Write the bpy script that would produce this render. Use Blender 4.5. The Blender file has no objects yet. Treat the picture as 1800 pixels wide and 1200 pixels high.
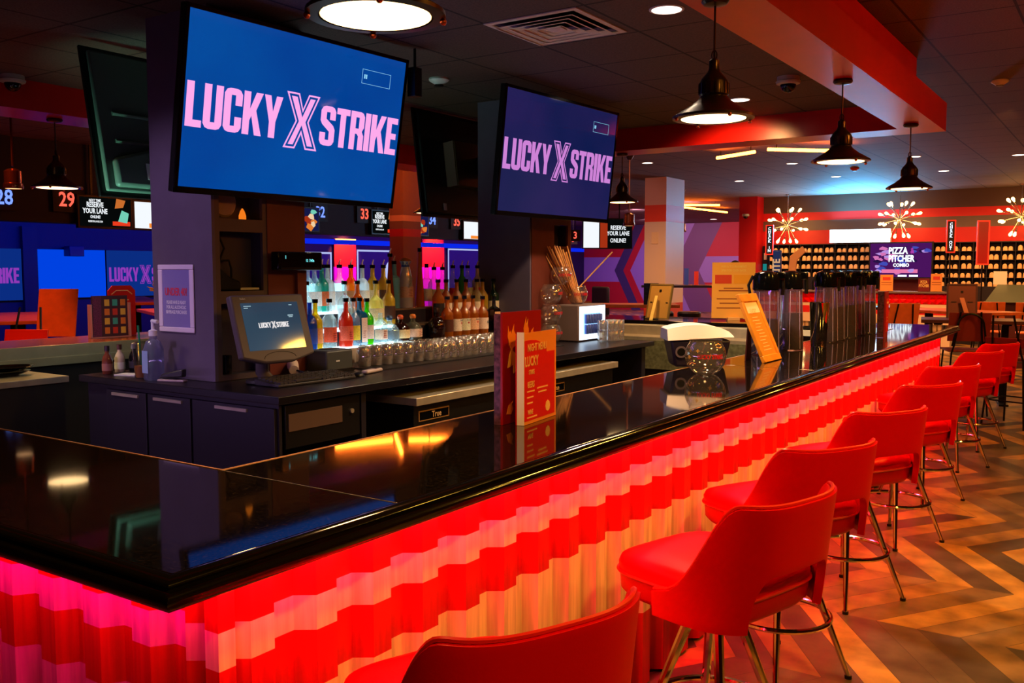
import bpy, bmesh, math, random
from mathutils import Vector, Matrix, Euler
random.seed(7)
R = math.radians
PI = math.pi
scene = bpy.context.scene
COL = scene.collection

# ------------------------------------------------------------ camera, world, exposure
cam_d = bpy.data.cameras.new('camera')
cam_d.sensor_width = 36.0
cam_d.lens = 32.4
cam_d.clip_start = 0.05
cam_d.clip_end = 200
cam = bpy.data.objects.new('camera', cam_d)
cam.location = (0, 0, 1.60)
cam.rotation_euler = (R(90 - 4.5), 0, R(33.95))
COL.objects.link(cam)
scene.camera = cam
scene.view_settings.view_transform = 'Standard'
scene.view_settings.look = 'None'
scene.view_settings.exposure = 0.0
scene.view_settings.gamma = 1.0
scene.view_settings.use_curve_mapping = False
scene.cycles.use_denoising = True
scene.cycles.max_bounces = 9
scene.cycles.transparent_max_bounces = 16
scene.cycles.transmission_bounces = 8
scene.cycles.glossy_bounces = 5
scene.cycles.diffuse_bounces = 3
scene.cycles.caustics_reflective = False
scene.cycles.caustics_refractive = False
scene.cycles.sample_clamp_indirect = 4.0
scene.cycles.use_light_tree = True
world = bpy.data.worlds.new('room_world')
scene.world = world
world.use_nodes = True
world.node_tree.nodes['Background'].inputs[0].default_value = (0.30, 0.12, 0.16, 1)
world.node_tree.nodes['Background'].inputs[1].default_value = 0.03

def lin(c):
    out = []
    for v in c[:3]:
        v = v / 255.0
        out.append(v / 12.92 if v <= 0.04045 else ((v + 0.055) / 1.055) ** 2.4)
    return (out[0], out[1], out[2], 1.0)

def area(name, loc, aim, sx, sy, power, color, spread=180, rot=None):
    d = bpy.data.lights.new(name, 'AREA')
    d.shape = 'RECTANGLE'
    d.size = sx; d.size_y = sy
    d.energy = power; d.color = lin(color)[:3]
    d.spread = R(spread)
    o = bpy.data.objects.new(name, d)
    o.location = loc
    v = Vector(aim) - Vector(loc)
    o.rotation_euler = v.to_track_quat('-Z', 'Y').to_euler() if rot is None else rot
    COL.objects.link(o)
    return o

def spot(name, loc, aim, power, color, angle=110, blend=0.6, size=0.08):
    d = bpy.data.lights.new(name, 'SPOT')
    d.energy = power; d.color = lin(color)[:3]
    d.spot_size = R(angle); d.spot_blend = blend; d.shadow_soft_size = size
    o = bpy.data.objects.new(name, d)
    o.location = loc
    v = Vector(aim) - Vector(loc)
    o.rotation_euler = v.to_track_quat('-Z', 'Y').to_euler()
    COL.objects.link(o)
    return o

def point(name, loc, power, color, size=0.1):
    d = bpy.data.lights.new(name, 'POINT')
    d.energy = power; d.color = lin(color)[:3]; d.shadow_soft_size = size
    o = bpy.data.objects.new(name, d)
    o.location = loc
    COL.objects.link(o)
    return o

# long LED strips under the bar overhang
area('bar_led_long', (-1.440, 5.3, 1.003), (0, 0, 0), .02, 8.4, 105, (255, 34, 62), 170, rot=(0, .35, 0))
area('bar_led_short', (-3.7, 1.10, 1.003), (0, 0, 0), 4.3, .02, 20, (255, 0, 120), 170, rot=(.35, 0, 0))
# added violet fill for the column front, no strip in the bar
area('column_violet_fill', (-4.0, 1.64, .98), (0, 0, 0), 4.0, .03, 9, (196, 150, 230), 170, rot=(1.35, 0, 0))
# lane side blue and violet stage light
area('lane_blue', (-15.5, 10, 3.2), (0, 0, 0), 1.0, 12, 500, (20, 60, 255), 170, rot=(0, .9, 0))
area('lane_violet', (-15.5, 24, 3.2), (0, 0, 0), 1.0, 14, 420, (120, 60, 255), 170, rot=(0, .7, 0))
KEY = (255, 192, 70)
for x, y, e in ((.3, 3.4, 250), (.3, 6.4, 250), (.6, 9.6, 250), (1.0, .8, 250), (2.2, 5.0, 250)):
    spot('can_or_fill_light', (x, y, 3.28), (x - 1.0, y, 0), e, KEY, 130, .8, .12)
spot('can_or_fill_light', (-2.13, 4.63, 2.95), (-2.13, 4.63, 0), 200, (255, 225, 190), 120, .7, .09)
spot('can_or_fill_light', (-2.74, 7.4, 2.95), (-2.74, 7.4, 0), 200, (255, 225, 190), 120, .7, .09)
spot('can_or_fill_light', (-5.5, 2.0, 2.95), (-6.1, 2.8, .9), 110, (255, 225, 160), 110, .7, .09)  # unseen fill added to brighten the rear bar fascia
for x, y in ((-9, 4.2), (-10.5, 6.6)):
    spot('can_or_fill_light', (x, y, 3.28), (x, y + .3, 0), 260, (255, 120, 50), 110, .8, .12)  # warm fills added for the left rear tables and chairs
for x, y in ((-4.69, 15.1), (-6.6, 13.7), (-2.8, 15.2), (-4.7, 17.7), (-1.5, 15.9), (1.0, 13.0), (2.0, 17.5), (-6.4, 19.5), (-3.0, 20.0), (0.0, 19.5)):
    spot('can_or_fill_light', (x, y, 3.28), (x, y + .8, 0), 330, (255, 176, 100), 140, .8, .12)
for x, y in ((-9.5, 28), (-12, 24), (-14, 29), (-9.5, 22), (-9, 31)):
    spot('can_or_fill_light', (x, y, 3.28), (x, y + 3.5, 0), 620, (235, 170, 200), 150, .8, .12)
spot('can_or_fill_light', (-2.9, 5.9, 2.95), (-3.4, 5.7, .9), 160, (255, 215, 170), 115, .7, .09)  # added front fill for the steel fridge ledges
area('light_box_wash', (-5.19, 21.8, 2.52), (0, 0, 0), 1.3, .1, 220, (80, 190, 255), 150, rot=(R(218), 0, 0))
spot('can_or_fill_light', (-2.9, 7.5, 2.95), (-3.3, 9.2, 1.2), 160, (255, 205, 130), 100, .7, .09)  # added fill to brighten the wooden board sign
spot('tv_back_fill', (-4.95, 2.7, 1.3), (-5.25, 3.7, 2.15), 70, (170, 255, 220), 70, .8, .05)  # added fill for the television back, no fixture there
spot('can_or_fill_light', (-1.2, 11.4, 3.28), (-1.8, 14.6, .9), 320, (255, 160, 90), 90, .7, .09)  # added fill for the chairs past the bar end
spot('can_or_fill_light', (-6.0, 11.2, 3.28), (-6.6, 14.2, 1.0), 200, (225, 190, 200), 100, .7, .09)
spot('can_or_fill_light', (-4.5, 1.75, 2.95), (-4.42, 3.2, 1.35), 70, (226, 190, 255), 62, .8, .07)  # added violet-white fill for the framed sign and column front


# ------------------------------------------------------------ materials
MATS = {}
def mat(name, rgb=(128, 128, 128), rough=0.5, metal=0.0, emit=None, es=1.0, noise=0.0, nscale=20, trans=0.0, ior=1.45, bump=0.0, bscale=80, spec=0.5, coat=0.0, alpha=1.0):
    if name in MATS:
        return MATS[name]
    m = bpy.data.materials.new(name)
    m.use_nodes = True
    nt = m.node_tree
    b = nt.nodes['Principled BSDF']
    b.inputs['Base Color'].default_value = lin(rgb)
    b.inputs['Roughness'].default_value = rough
    b.inputs['Metallic'].default_value = metal
    b.inputs['IOR'].default_value = ior
    b.inputs['Specular IOR Level'].default_value = spec
    b.inputs['Transmission Weight'].default_value = trans
    b.inputs['Coat Weight'].default_value = coat
    b.inputs['Coat Roughness'].default_value = 0.04
    b.inputs['Alpha'].default_value = alpha
    if emit is not None:
        b.inputs['Emission Color'].default_value = lin(emit)
        b.inputs['Emission Strength'].default_value = es
    tc = nt.nodes.new('ShaderNodeTexCoord')
    if noise > 0:
        n = nt.nodes.new('ShaderNodeTexNoise')
        n.inputs['Scale'].default_value = nscale
        n.inputs['Detail'].default_value = 3
        nt.links.new(tc.outputs['Object'], n.inputs['Vector'])
        mx = nt.nodes.new('ShaderNodeMix'); mx.data_type = 'RGBA'; mx.blend_type = 'MULTIPLY'
        mx.inputs[0].default_value = 1.0
        mr = nt.nodes.new('ShaderNodeMapRange')
        mr.inputs[1].default_value = 0.3; mr.inputs[2].default_value = 0.7
        mr.inputs[3].default_value = 1 - noise; mr.inputs[4].default_value = 1 + noise * 0.4
        nt.links.new(n.outputs['Fac'], mr.inputs[0])
        mx.inputs[6].default_value = lin(rgb)
        nt.links.new(mr.outputs[0], mx.inputs[7])
        nt.links.new(mx.outputs[2], b.inputs['Base Color'])
    if bump > 0:
        n2 = nt.nodes.new('ShaderNodeTexNoise')
        n2.inputs['Scale'].default_value = bscale
        nt.links.new(tc.outputs['Object'], n2.inputs['Vector'])
        bp = nt.nodes.new('ShaderNodeBump')
        bp.inputs['Strength'].default_value = bump
        bp.inputs['Distance'].default_value = 0.01
        nt.links.new(n2.outputs['Fac'], bp.inputs['Height'])
        nt.links.new(bp.outputs['Normal'], b.inputs['Normal'])
    MATS[name] = m
    return m

def glow(name, rgb=(255, 255, 255), strength=1.0):
    if name in MATS:
        return MATS[name]
    m = bpy.data.materials.new(name)
    m.use_nodes = True
    nt = m.node_tree
    nt.nodes.clear()
    e = nt.nodes.new('ShaderNodeEmission')
    e.inputs[0].default_value = lin(rgb); e.inputs[1].default_value = strength
    o = nt.nodes.new('ShaderNodeOutputMaterial')
    nt.links.new(e.outputs[0], o.inputs[0])
    MATS[name] = m
    return m

def glass(name, rgb=(255, 255, 255), rough=0.0, tint=0.9, gl=0.12, haze=0.0):
    """thin clear glass: see-through with fresnel glints (cheap for heaps of glasses)"""
    if name in MATS:
        return MATS[name]
    m = bpy.data.materials.new(name)
    m.use_nodes = True
    nt = m.node_tree
    nt.nodes.clear()
    o = nt.nodes.new('ShaderNodeOutputMaterial')
    t = nt.nodes.new('ShaderNodeBsdfTransparent')
    c = lin(rgb)
    t.inputs[0].default_value = (c[0] * tint, c[1] * tint, c[2] * tint, 1)
    g = nt.nodes.new('ShaderNodeBsdfGlossy')
    g.inputs['Roughness'].default_value = rough + 0.03
    lw = nt.nodes.new('ShaderNodeLayerWeight')
    lw.inputs['Blend'].default_value = 0.35
    mr = nt.nodes.new('ShaderNodeMapRange')
    mr.inputs[1].default_value = 0.0; mr.inputs[2].default_value = 1.0
    mr.inputs[3].default_value = gl; mr.inputs[4].default_value = 0.75
    nt.links.new(lw.outputs['Facing'], mr.inputs[0])
    mx = nt.nodes.new('ShaderNodeMixShader')
    nt.links.new(mr.outputs[0], mx.inputs[0])
    base = t
    if haze > 0:
        df = nt.nodes.new('ShaderNodeBsdfDiffuse'); df.inputs[0].default_value = c
        hz = nt.nodes.new('ShaderNodeMixShader'); hz.inputs[0].default_value = haze
        nt.links.new(t.outputs[0], hz.inputs[1]); nt.links.new(df.outputs[0], hz.inputs[2])
        base = hz
    nt.links.new(base.outputs[0], mx.inputs[1]); nt.links.new(g.outputs[0], mx.inputs[2])
    nt.links.new(mx.outputs[0], o.inputs[0])
    MATS[name] = m
    return m

def node_mat(name):
    m = bpy.data.materials.new(name)
    m.use_nodes = True
    MATS[name] = m
    return m, m.node_tree, m.node_tree.nodes['Principled BSDF']

def ramp(nt, stops, interp='CONSTANT'):
    r = nt.nodes.new('ShaderNodeValToRGB')
    r.color_ramp.interpolation = interp
    els = r.color_ramp.elements
    while len(els) > 1:
        els.remove(els[-1])
    els[0].position = stops[0][0]; els[0].color = lin(stops[0][1])
    for p, c in stops[1:]:
        e = els.new(p); e.color = lin(c)
    return r

def math_node(nt, op, a, b=None):
    n = nt.nodes.new('ShaderNodeMath'); n.operation = op
    for i, v in enumerate((a, b)):
        if v is None:
            continue
        if isinstance(v, (int, float)):
            n.inputs[i].default_value = v
        else:
            nt.links.new(v, n.inputs[i])
    return n.outputs[0]

def world_xyz(nt):
    g = nt.nodes.new('ShaderNodeNewGeometry')
    s = nt.nodes.new('ShaderNodeSeparateXYZ')
    nt.links.new(g.outputs['Position'], s.inputs[0])
    return g.outputs['Position'], s.outputs[0], s.outputs[1], s.outputs[2]

# ------------------------------------------------------------ mesh builder
class MB:
    def __init__(s):
        s.v = []; s.f = []; s.m = []
    def add(s, vs, fs, mi=0, M=None):
        n = len(s.v)
        for p in vs:
            p = Vector(p)
            s.v.append(M @ p if M is not None else p)
        for f in fs:
            s.f.append([i + n for i in f]); s.m.append(mi)
        return s
    def box(s, x0, x1, y0, y1, z0, z1, mi=0, M=None):
        v = [(x0, y0, z0), (x1, y0, z0), (x1, y1, z0), (x0, y1, z0), (x0, y0, z1), (x1, y0, z1), (x1, y1, z1), (x0, y1, z1)]
        f = [(3, 2, 1, 0), (4, 5, 6, 7), (0, 1, 5, 4), (1, 2, 6, 5), (2, 3, 7, 6), (3, 0, 4, 7)]
        return s.add(v, f, mi, M)
    def cbox(s, c, d, mi=0, M=None):
        return s.box(c[0] - d[0] / 2, c[0] + d[0] / 2, c[1] - d[1] / 2, c[1] + d[1] / 2, c[2] - d[2] / 2, c[2] + d[2] / 2, mi, M)
    def lathe(s, prof, c=(0, 0, 0), seg=20, mi=0, M=None, cap=True, sx=1, sy=1):
        v = []; f = []
        for r, z in prof:
            for k in range(seg):
                a = 2 * PI * k / seg
                v.append((c[0] + r * math.cos(a) * sx, c[1] + r * math.sin(a) * sy, c[2] + z))
        for i in range(len(prof) - 1):
            for k in range(seg):
                k2 = (k + 1) % seg
                f.append((i * seg + k, i * seg + k2, (i + 1) * seg + k2, (i + 1) * seg + k))
        if cap:
            if prof[0][0] > 1e-5:
                f.append(tuple(reversed(range(seg))))
            if prof[-1][0] > 1e-5:
                f.append(tuple(range((len(prof) - 1) * seg, len(prof) * seg)))
        return s.add(v, f, mi, M)
    def cyl(s, c, r, h, seg=16, mi=0, M=None, r2=None):
        return s.lathe([(r, 0), (r if r2 is None else r2, h)], c, seg, mi, M)
    def tube(s, pts, r, seg=8, mi=0, closed=False, M=None, r_end=None):
        pts = [Vector(p) for p in pts]
        n = len(pts); v = []; f = []
        up0 = None
        for i, p in enumerate(pts):
            if closed:
                t = (pts[(i + 1) % n] - pts[i - 1]).normalized()
            else:
                t = (pts[min(i + 1, n - 1)] - pts[max(i - 1, 0)]).normalized()
            if up0 is None:
                up0 = Vector((0, 0, 1)) if abs(t.z) < 0.9 else Vector((1, 0, 0))
            a = t.cross(up0).normalized(); b = a.cross(t).normalized(); up0 = b
            rr = r if r_end is None else r + (r_end - r) * i / (n - 1)
            for k in range(seg):
                an = 2 * PI * k / seg
                v.append(p + a * math.cos(an) * rr + b * math.sin(an) * rr)
        m = n if closed else n - 1
        for i in range(m):
            j = (i + 1) % n
            for k in range(seg):
                k2 = (k + 1) % seg
                f.append((i * seg + k, i * seg + k2, j * seg + k2, j * seg + k))
        if not closed:
            f.append(tuple(reversed(range(seg)))); f.append(tuple(range((n - 1) * seg, n * seg)))
        return s.add(v, f, mi, M)
    def prism(s, poly, z0, z1, mi=0, M=None):
        n = len(poly)
        v = [(x, y, z0) for x, y in poly] + [(x, y, z1) for x, y in poly]
        f = [tuple(reversed(range(n))), tuple(range(n, 2 * n))]
        for i in range(n):
            j = (i + 1) % n
            f.append((i, j, n + j, n + i))
        return s.add(v, f, mi, M)
    def quad(s, a, b, c, d, mi=0):
        return s.add([a, b, c, d], [(0, 1, 2, 3)], mi)
    def sphere(s, c, r, seg=16, rings=8, mi=0, M=None, sz=1.0):
        prof = [(max(r * math.sin(PI * i / rings), 1e-6), -r * sz * math.cos(PI * i / rings)) for i in range(rings + 1)]
        return s.lathe(prof, c, seg, mi, M, cap=False)
    def mesh(s, name, mats, smooth=True, ang=35):
        me = bpy.data.meshes.new(name)
        me.from_pydata([tuple(p) for p in s.v], [], s.f)
        for m in (mats if isinstance(mats, (list, tuple)) else [mats]):
            me.materials.append(m)
        me.polygons.foreach_set('material_index', s.m)
        me.update()
        bm = bmesh.new(); bm.from_mesh(me)
        bmesh.ops.recalc_face_normals(bm, faces=bm.faces)
        bm.to_mesh(me); bm.free()
        if smooth:
            me.shade_smooth()
            me.set_sharp_from_angle(angle=R(ang))
        return me
    def build(s, name, mats, parent=None, smooth=True, bevel=0, loc=None, rz=None, seg=2, ang=35):
        o = bpy.data.objects.new(name, s.mesh(name, mats, smooth, ang))
        COL.objects.link(o)
        if parent is not None:
            o.parent = parent
        if loc is not None:
            o.location = loc
        if rz is not None:
            o.rotation_euler.z = rz
        if bevel:
            b = o.modifiers.new('bevel', 'BEVEL')
            b.width = bevel; b.segments = seg; b.limit_method = 'ANGLE'; b.angle_limit = R(40)
        return o

def tag(o, label=None, cat=None, group=None, kind=None):
    if label: o['label'] = label
    if cat: o['category'] = cat
    if group: o['group'] = group
    if kind: o['kind'] = kind
    return o

def thing(name, label, cat, loc=(0, 0, 0), rz=0, group=None):
    o = bpy.data.objects.new(name, None)
    o.empty_display_size = 0.05
    COL.objects.link(o)
    o.location = loc; o.rotation_euler = (0, 0, rz)
    return tag(o, label, cat, group)

def struct(name, mb, m, smooth=False, **k):
    o = mb.build(name, m, smooth=smooth, **k)
    o['kind'] = 'structure'
    return o

def dup(root, loc=None, rz=None, label=None, group=None, scale=None):
    r = root.copy(); COL.objects.link(r)
    if loc is not None: r.location = loc
    if rz is not None: r.rotation_euler.z = rz
    if label: r['label'] = label
    if group: r['group'] = group
    if scale: r.scale = (scale, scale, scale)
    for ch in list(root.children):
        c = ch.copy(); COL.objects.link(c); c.parent = r
        c.matrix_parent_inverse = ch.matrix_parent_inverse
        for g in list(ch.children):
            d = g.copy(); COL.objects.link(d); d.parent = c
    return r

def basis(o, rx, ux):
    """matrix whose local X runs along rx, local Y along ux"""
    a = Vector(rx).normalized(); b = Vector(ux).normalized(); c = a.cross(b).normalized(); b = c.cross(a)
    M = Matrix((a, b, c)).transposed().to_4x4()
    M.translation = Vector(o)
    return M

# heavy condensed capitals, drawn on a unit-high cell
G = {
 'L': (.42, [[(0,0),(.42,0),(.42,.16),(.19,.16),(.19,1),(0,1)]]),
 'U': (.5, [[(0,1),(0,.12),(.06,.03),(.15,0),(.35,0),(.44,.03),(.5,.12),(.5,1),(.31,1),(.31,.16),(.19,.16),(.19,1)]]),
 'C': (.5, [[(.5,.62),(.5,.88),(.44,.97),(.35,1),(.15,1),(.06,.97),(0,.88),(0,.12),(.06,.03),(.15,0),(.35,0),(.44,.03),(.5,.12),(.5,.36),(.31,.36),(.31,.15),(.19,.15),(.19,.85),(.31,.85),(.31,.62)]]),
 'K': (.55, [[(0,0),(.19,0),(.19,.33),(.24,.45),(.36,0),(.56,0),(.37,.58),(.55,1),(.35,1),(.19,.6),(.19,1),(0,1)]]),
 'Y': (.55, [[(0,1),(.18,.38),(.18,0),(.37,0),(.37,.38),(.55,1),(.36,1),(.275,.62),(.19,1)]]),
 'S': (.5, [[(.5,.66),(.5,.88),(.44,.97),(.35,1),(.15,1),(.06,.97),(0,.88),(0,.62),(.06,.53),(.31,.36),(.31,.15),(.19,.15),(.19,.33),(0,.33),(0,.12),(.06,.03),(.15,0),(.35,0),(.44,.03),(.5,.12),(.5,.42),(.44,.52),(.19,.68),(.19,.85),(.31,.85),(.31,.66)]]),
 'T': (.46, [[(0,1),(0,.84),(.135,.84),(.135,0),(.325,0),(.325,.84),(.46,.84),(.46,1)]]),
 'R': (.5, [[(0,0),(.19,0),(.19,1),(0,1)],[(.19,1),(.19,.85),(.31,.85),(.31,.56),(.19,.56),(.19,.42),(.25,.42),(.31,.36),(.31,0),(.5,0),(.5,.38),(.43,.49),(.5,.6),(.5,.88),(.44,.97),(.35,1)]]),
 'I': (.19, [[(0,0),(.19,0),(.19,1),(0,1)]]),
 'E': (.42, [[(0,0),(.42,0),(.42,.16),(.19,.16),(.19,.42),(.38,.42),(.38,.58),(.19,.58),(.19,.84),(.42,.84),(.42,1),(0,1)]]),
}
XP = [(0,0),(.25,0),(.39,.3),(.53,0),(.79,0),(.54,.5),(.77,1),(.52,1),(.39,.7),(.27,1),(0,1),(.25,.5)]
def offset_poly(p, d):
    n = len(p); out = []
    for i in range(n):
        a = Vector(p[i - 1]); b = Vector(p[i]); c = Vector(p[(i + 1) % n])
        e1 = (b - a).normalized(); e2 = (c - b).normalized()
        n1 = Vector((e1.y, -e1.x)); n2 = Vector((e2.y, -e2.x))
        k = n1 + n2
        k = k / max(k.dot(n1), 0.35)
        out.append(tuple(b + k * d))
    return out
def logo_mesh(width, dropx=False):
    """LUCKY X STRIKE centred on the origin, local XY plane"""
    mb = MB(); x = 0; sp = .038
    def word(w, x):
        for ch in w:
            wd, polys = G[ch]
            for p in polys:
                mb.prism([(a + x, b) for a, b in p], 0, .02)
            x += wd + sp
        return x
    x = word('LUCKY', x)
    x += .10
    X2 = [(a * 1.30 + x, b * 1.32 - .16) for a, b in XP]
    mb.prism(offset_poly(X2, -.075), 0, .02)
    o1 = offset_poly(X2, .02); o2 = offset_poly(X2, -.022)
    n = len(o1)
    for i in range(n):
        j = (i + 1) % n
        mb.prism([o2[i], o1[i], o1[j], o2[j]], 0, .02)
    x += 1.03 + .08
    x = word('STRIKE', x)
    w = x - sp
    s = width / w
    mb.v = [Vector(((p.x - w / 2) * s, (p.y - .5) * s, p.z * s * 0.2)) for p in mb.v]
    return mb
TXT = {}
def text_mesh(s, bold=0.02, xs=0.8, align='CENTER', depth=0.01):
    k = (s, bold, xs, align, depth)
    if k in TXT:
        return TXT[k]
    cu = bpy.data.curves.new('lettering', 'FONT')
    cu.body = s; cu.align_x = align; cu.align_y = 'CENTER'; cu.offset = bold; cu.extrude = depth
    cu.resolution_u = 2; cu.size = 1.0; cu.space_line = 0.85
    o = bpy.data.objects.new('lettering_tmp', cu)
    COL.objects.link(o)
    dg = bpy.context.evaluated_depsgraph_get()
    me = bpy.data.meshes.new_from_object(o.evaluated_get(dg))
    bpy.data.objects.remove(o); bpy.data.curves.remove(cu)
    for v in me.vertices:
        v.co.x *= xs
    me.materials.clear()
    TXT[k] = me
    return me
def text(s, size, m, parent, M, bold=0.02, xs=0.8, name='lettering', align='CENTER'):
    me = text_mesh(s, bold, xs, align).copy()
    me.materials.append(m)
    o = bpy.data.objects.new(name, me)
    COL.objects.link(o)
    o.parent = parent
    o.matrix_local = M @ Matrix.Scale(size, 4)
    return o
def put(o, M):
    o.matrix_local = M
    return o

# ------------------------------------------------------------ setting materials
def floor_mat():
    m, nt, b = node_mat('herringbone_floor')
    pos, x, y, z = world_xyz(nt)
    W = 0.735
    ys = math_node(nt, 'ADD', y, 20 * W - 4.325)
    col = math_node(nt, 'FLOOR', math_node(nt, 'DIVIDE', ys, W))
    tri = math_node(nt, 'ABSOLUTE', math_node(nt, 'SUBTRACT', math_node(nt, 'MODULO', ys, 2 * W), W))
    t = math_node(nt, 'ADD', x, math_node(nt, 'MULTIPLY', tri, 0.66))
    t = math_node(nt, 'DIVIDE', math_node(nt, 'ADD', t, 30), 0.175)
    idn = math_node(nt, 'FLOOR', t)
    fr = math_node(nt, 'FRACT', t)
    cmb = nt.nodes.new('ShaderNodeCombineXYZ')
    nt.links.new(idn, cmb.inputs[0]); nt.links.new(col, cmb.inputs[1])
    wn = nt.nodes.new('ShaderNodeTexWhiteNoise'); wn.noise_dimensions = '3D'
    nt.links.new(cmb.outputs[0], wn.inputs['Vector'])
    par = math_node(nt, 'MODULO', idn, 2)
    mixv = math_node(nt, 'ADD', math_node(nt, 'MULTIPLY', par, .34), math_node(nt, 'MULTIPLY', wn.outputs['Value'], .66))
    cr = ramp(nt, [(0, (60, 50, 44)), (.40, (104, 84, 64)), (.50, (150, 112, 62)), (.75, (184, 130, 58)), (1, (200, 146, 68))], 'LINEAR')
    nt.links.new(mixv, cr.inputs[0])
    ns = nt.nodes.new('ShaderNodeTexNoise'); ns.inputs['Scale'].default_value = 6; ns.inputs['Detail'].default_value = 8
    nt.links.new(pos, ns.inputs['Vector'])
    gr = ramp(nt, [(.3, (110, 110, 110)), (.7, (255, 255, 255))], 'LINEAR')
    nt.links.new(ns.outputs['Fac'], gr.inputs[0])
    mx = nt.nodes.new('ShaderNodeMix'); mx.data_type = 'RGBA'; mx.blend_type = 'MULTIPLY'; mx.inputs[0].default_value = 0.8
    nt.links.new(cr.outputs[0], mx.inputs[6]); nt.links.new(gr.outputs[0], mx.inputs[7])
    e1 = math_node(nt, 'LESS_THAN', fr, 0.02)
    m2 = nt.nodes.new('ShaderNodeMix'); m2.data_type = 'RGBA'
    nt.links.new(e1, m2.inputs[0]); nt.links.new(mx.outputs[2], m2.inputs[6]); m2.inputs[7].default_value = lin((45, 32, 25))
    nt.links.new(m2.outputs[2], b.inputs['Base Color'])
    b.inputs['Roughness'].default_value = 0.42
    return m
def ceiling_mat(name, x0, y0, rgb):
    m, nt, b = node_mat(name)
    pos, x, y, z = world_xyz(nt)
    def line(c, c0):
        f = math_node(nt, 'FRACT', math_node(nt, 'DIVIDE', math_node(nt, 'ADD', c, 65 - c0), 0.65))
        return math_node(nt, 'LESS_THAN', f, 0.028)
    l = math_node(nt, 'MAXIMUM', line(x, x0), line(y, y0))
    ns = nt.nodes.new('ShaderNodeTexNoise'); ns.inputs['Scale'].default_value = 90; ns.inputs['Detail'].default_value = 4
    nt.links.new(pos, ns.inputs['Vector'])
    d = tuple(v * .78 for v in rgb)
    cr = ramp(nt, [(.35, d), (.65, rgb)], 'LINEAR')
    nt.links.new(ns.outputs['Fac'], cr.inputs[0])
    mx = nt.nodes.new('ShaderNodeMix'); mx.data_type = 'RGBA'
    nt.links.new(l, mx.inputs[0]); nt.links.new(cr.outputs[0], mx.inputs[6]); mx.inputs[7].default_value = lin((14, 9, 9))
    nt.links.new(mx.outputs[2], b.inputs['Base Color'])
    b.inputs['Roughness'].default_value = 0.75
    return m
def zband_mat(name, stops, rough=0.5, axis=2, lo=0.0, hi=4.0, streak=0.0):
    """painted horizontal bands by world height"""
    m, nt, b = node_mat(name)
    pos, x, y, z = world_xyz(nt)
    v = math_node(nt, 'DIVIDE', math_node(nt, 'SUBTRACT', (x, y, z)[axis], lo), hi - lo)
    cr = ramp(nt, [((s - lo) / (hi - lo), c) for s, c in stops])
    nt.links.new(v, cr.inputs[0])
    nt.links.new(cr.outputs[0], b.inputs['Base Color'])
    if streak:
        mp = nt.nodes.new('ShaderNodeMapping'); mp.inputs['Scale'].default_value = (1, 1, .06)
        nt.links.new(pos, mp.inputs['Vector'])
        ns = nt.nodes.new('ShaderNodeTexNoise'); ns.inputs['Scale'].default_value = 45; ns.inputs['Detail'].default_value = 4
        nt.links.new(mp.outputs[0], ns.inputs['Vector'])
        sr = ramp(nt, [(.35, (int(255 * (1 - streak)),) * 3), (.65, (255, 255, 255))], 'LINEAR')
        nt.links.new(ns.outputs['Fac'], sr.inputs[0])
        mx = nt.nodes.new('ShaderNodeMix'); mx.data_type = 'RGBA'; mx.blend_type = 'MULTIPLY'; mx.inputs[0].default_value = 1
        nt.links.new(cr.outputs[0], mx.inputs[6]); nt.links.new(sr.outputs[0], mx.inputs[7])
        nt.links.new(mx.outputs[2], b.inputs['Base Color'])
    b.inputs['Roughness'].default_value = rough
    return m
def chevron_mat():
    m, nt, b = node_mat('chevron_wall_paint')
    pos, x, y, z = world_xyz(nt)
    # chevrons pointing left: shift by distance from mid height
    d = math_node(nt, 'ABSOLUTE', math_node(nt, 'SUBTRACT', z, 1.54))
    s = math_node(nt, 'ADD', x, math_node(nt, 'MULTIPLY', d, -0.50))
    v = math_node(nt, 'DIVIDE', math_node(nt, 'ADD', s, 18.5), 11.1)
    P1 = (140, 112, 170); RD = (170, 12, 24); NV = (56, 42, 84); PU = (104, 66, 104)
    cr = ramp(nt, [(0, RD), (0.125, NV), (0.158, RD), (0.184, P1), (0.239, RD), (0.281, P1), (0.347, PU), (0.445, PU)])
    nt.links.new(v, cr.inputs[0])
    # horizontal band left and right of the chevrons
    band = math_node(nt, 'LESS_THAN', math_node(nt, 'ABSOLUTE', math_node(nt, 'SUBTRACT', z, 1.58)), 0.485)
    cr2 = ramp(nt, [(0, RD), (.5, P1)])
    nt.links.new(band, cr2.inputs[0])
    inside = math_node(nt, 'MULTIPLY', math_node(nt, 'GREATER_THAN', v, 0.125), math_node(nt, 'LESS_THAN', v, 0.445))
    mx = nt.nodes.new('ShaderNodeMix'); mx.data_type = 'RGBA'
    nt.links.new(inside, mx.inputs[0]); nt.links.new(cr2.outputs[0], mx.inputs[6]); nt.links.new(cr.outputs[0], mx.inputs[7])
    nt.links.new(mx.outputs[2], b.inputs['Base Color'])
    b.inputs['Roughness'].default_value = 0.6
    return m
RED = mat('red_wall_paint', (205, 12, 12), .5)
SOFFIT = mat('soffit_red_paint', (215, 22, 10), .28, noise=.1, nscale=3)
NAVY = mat('dark_navy_paint', (22, 20, 48), .6)

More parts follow.
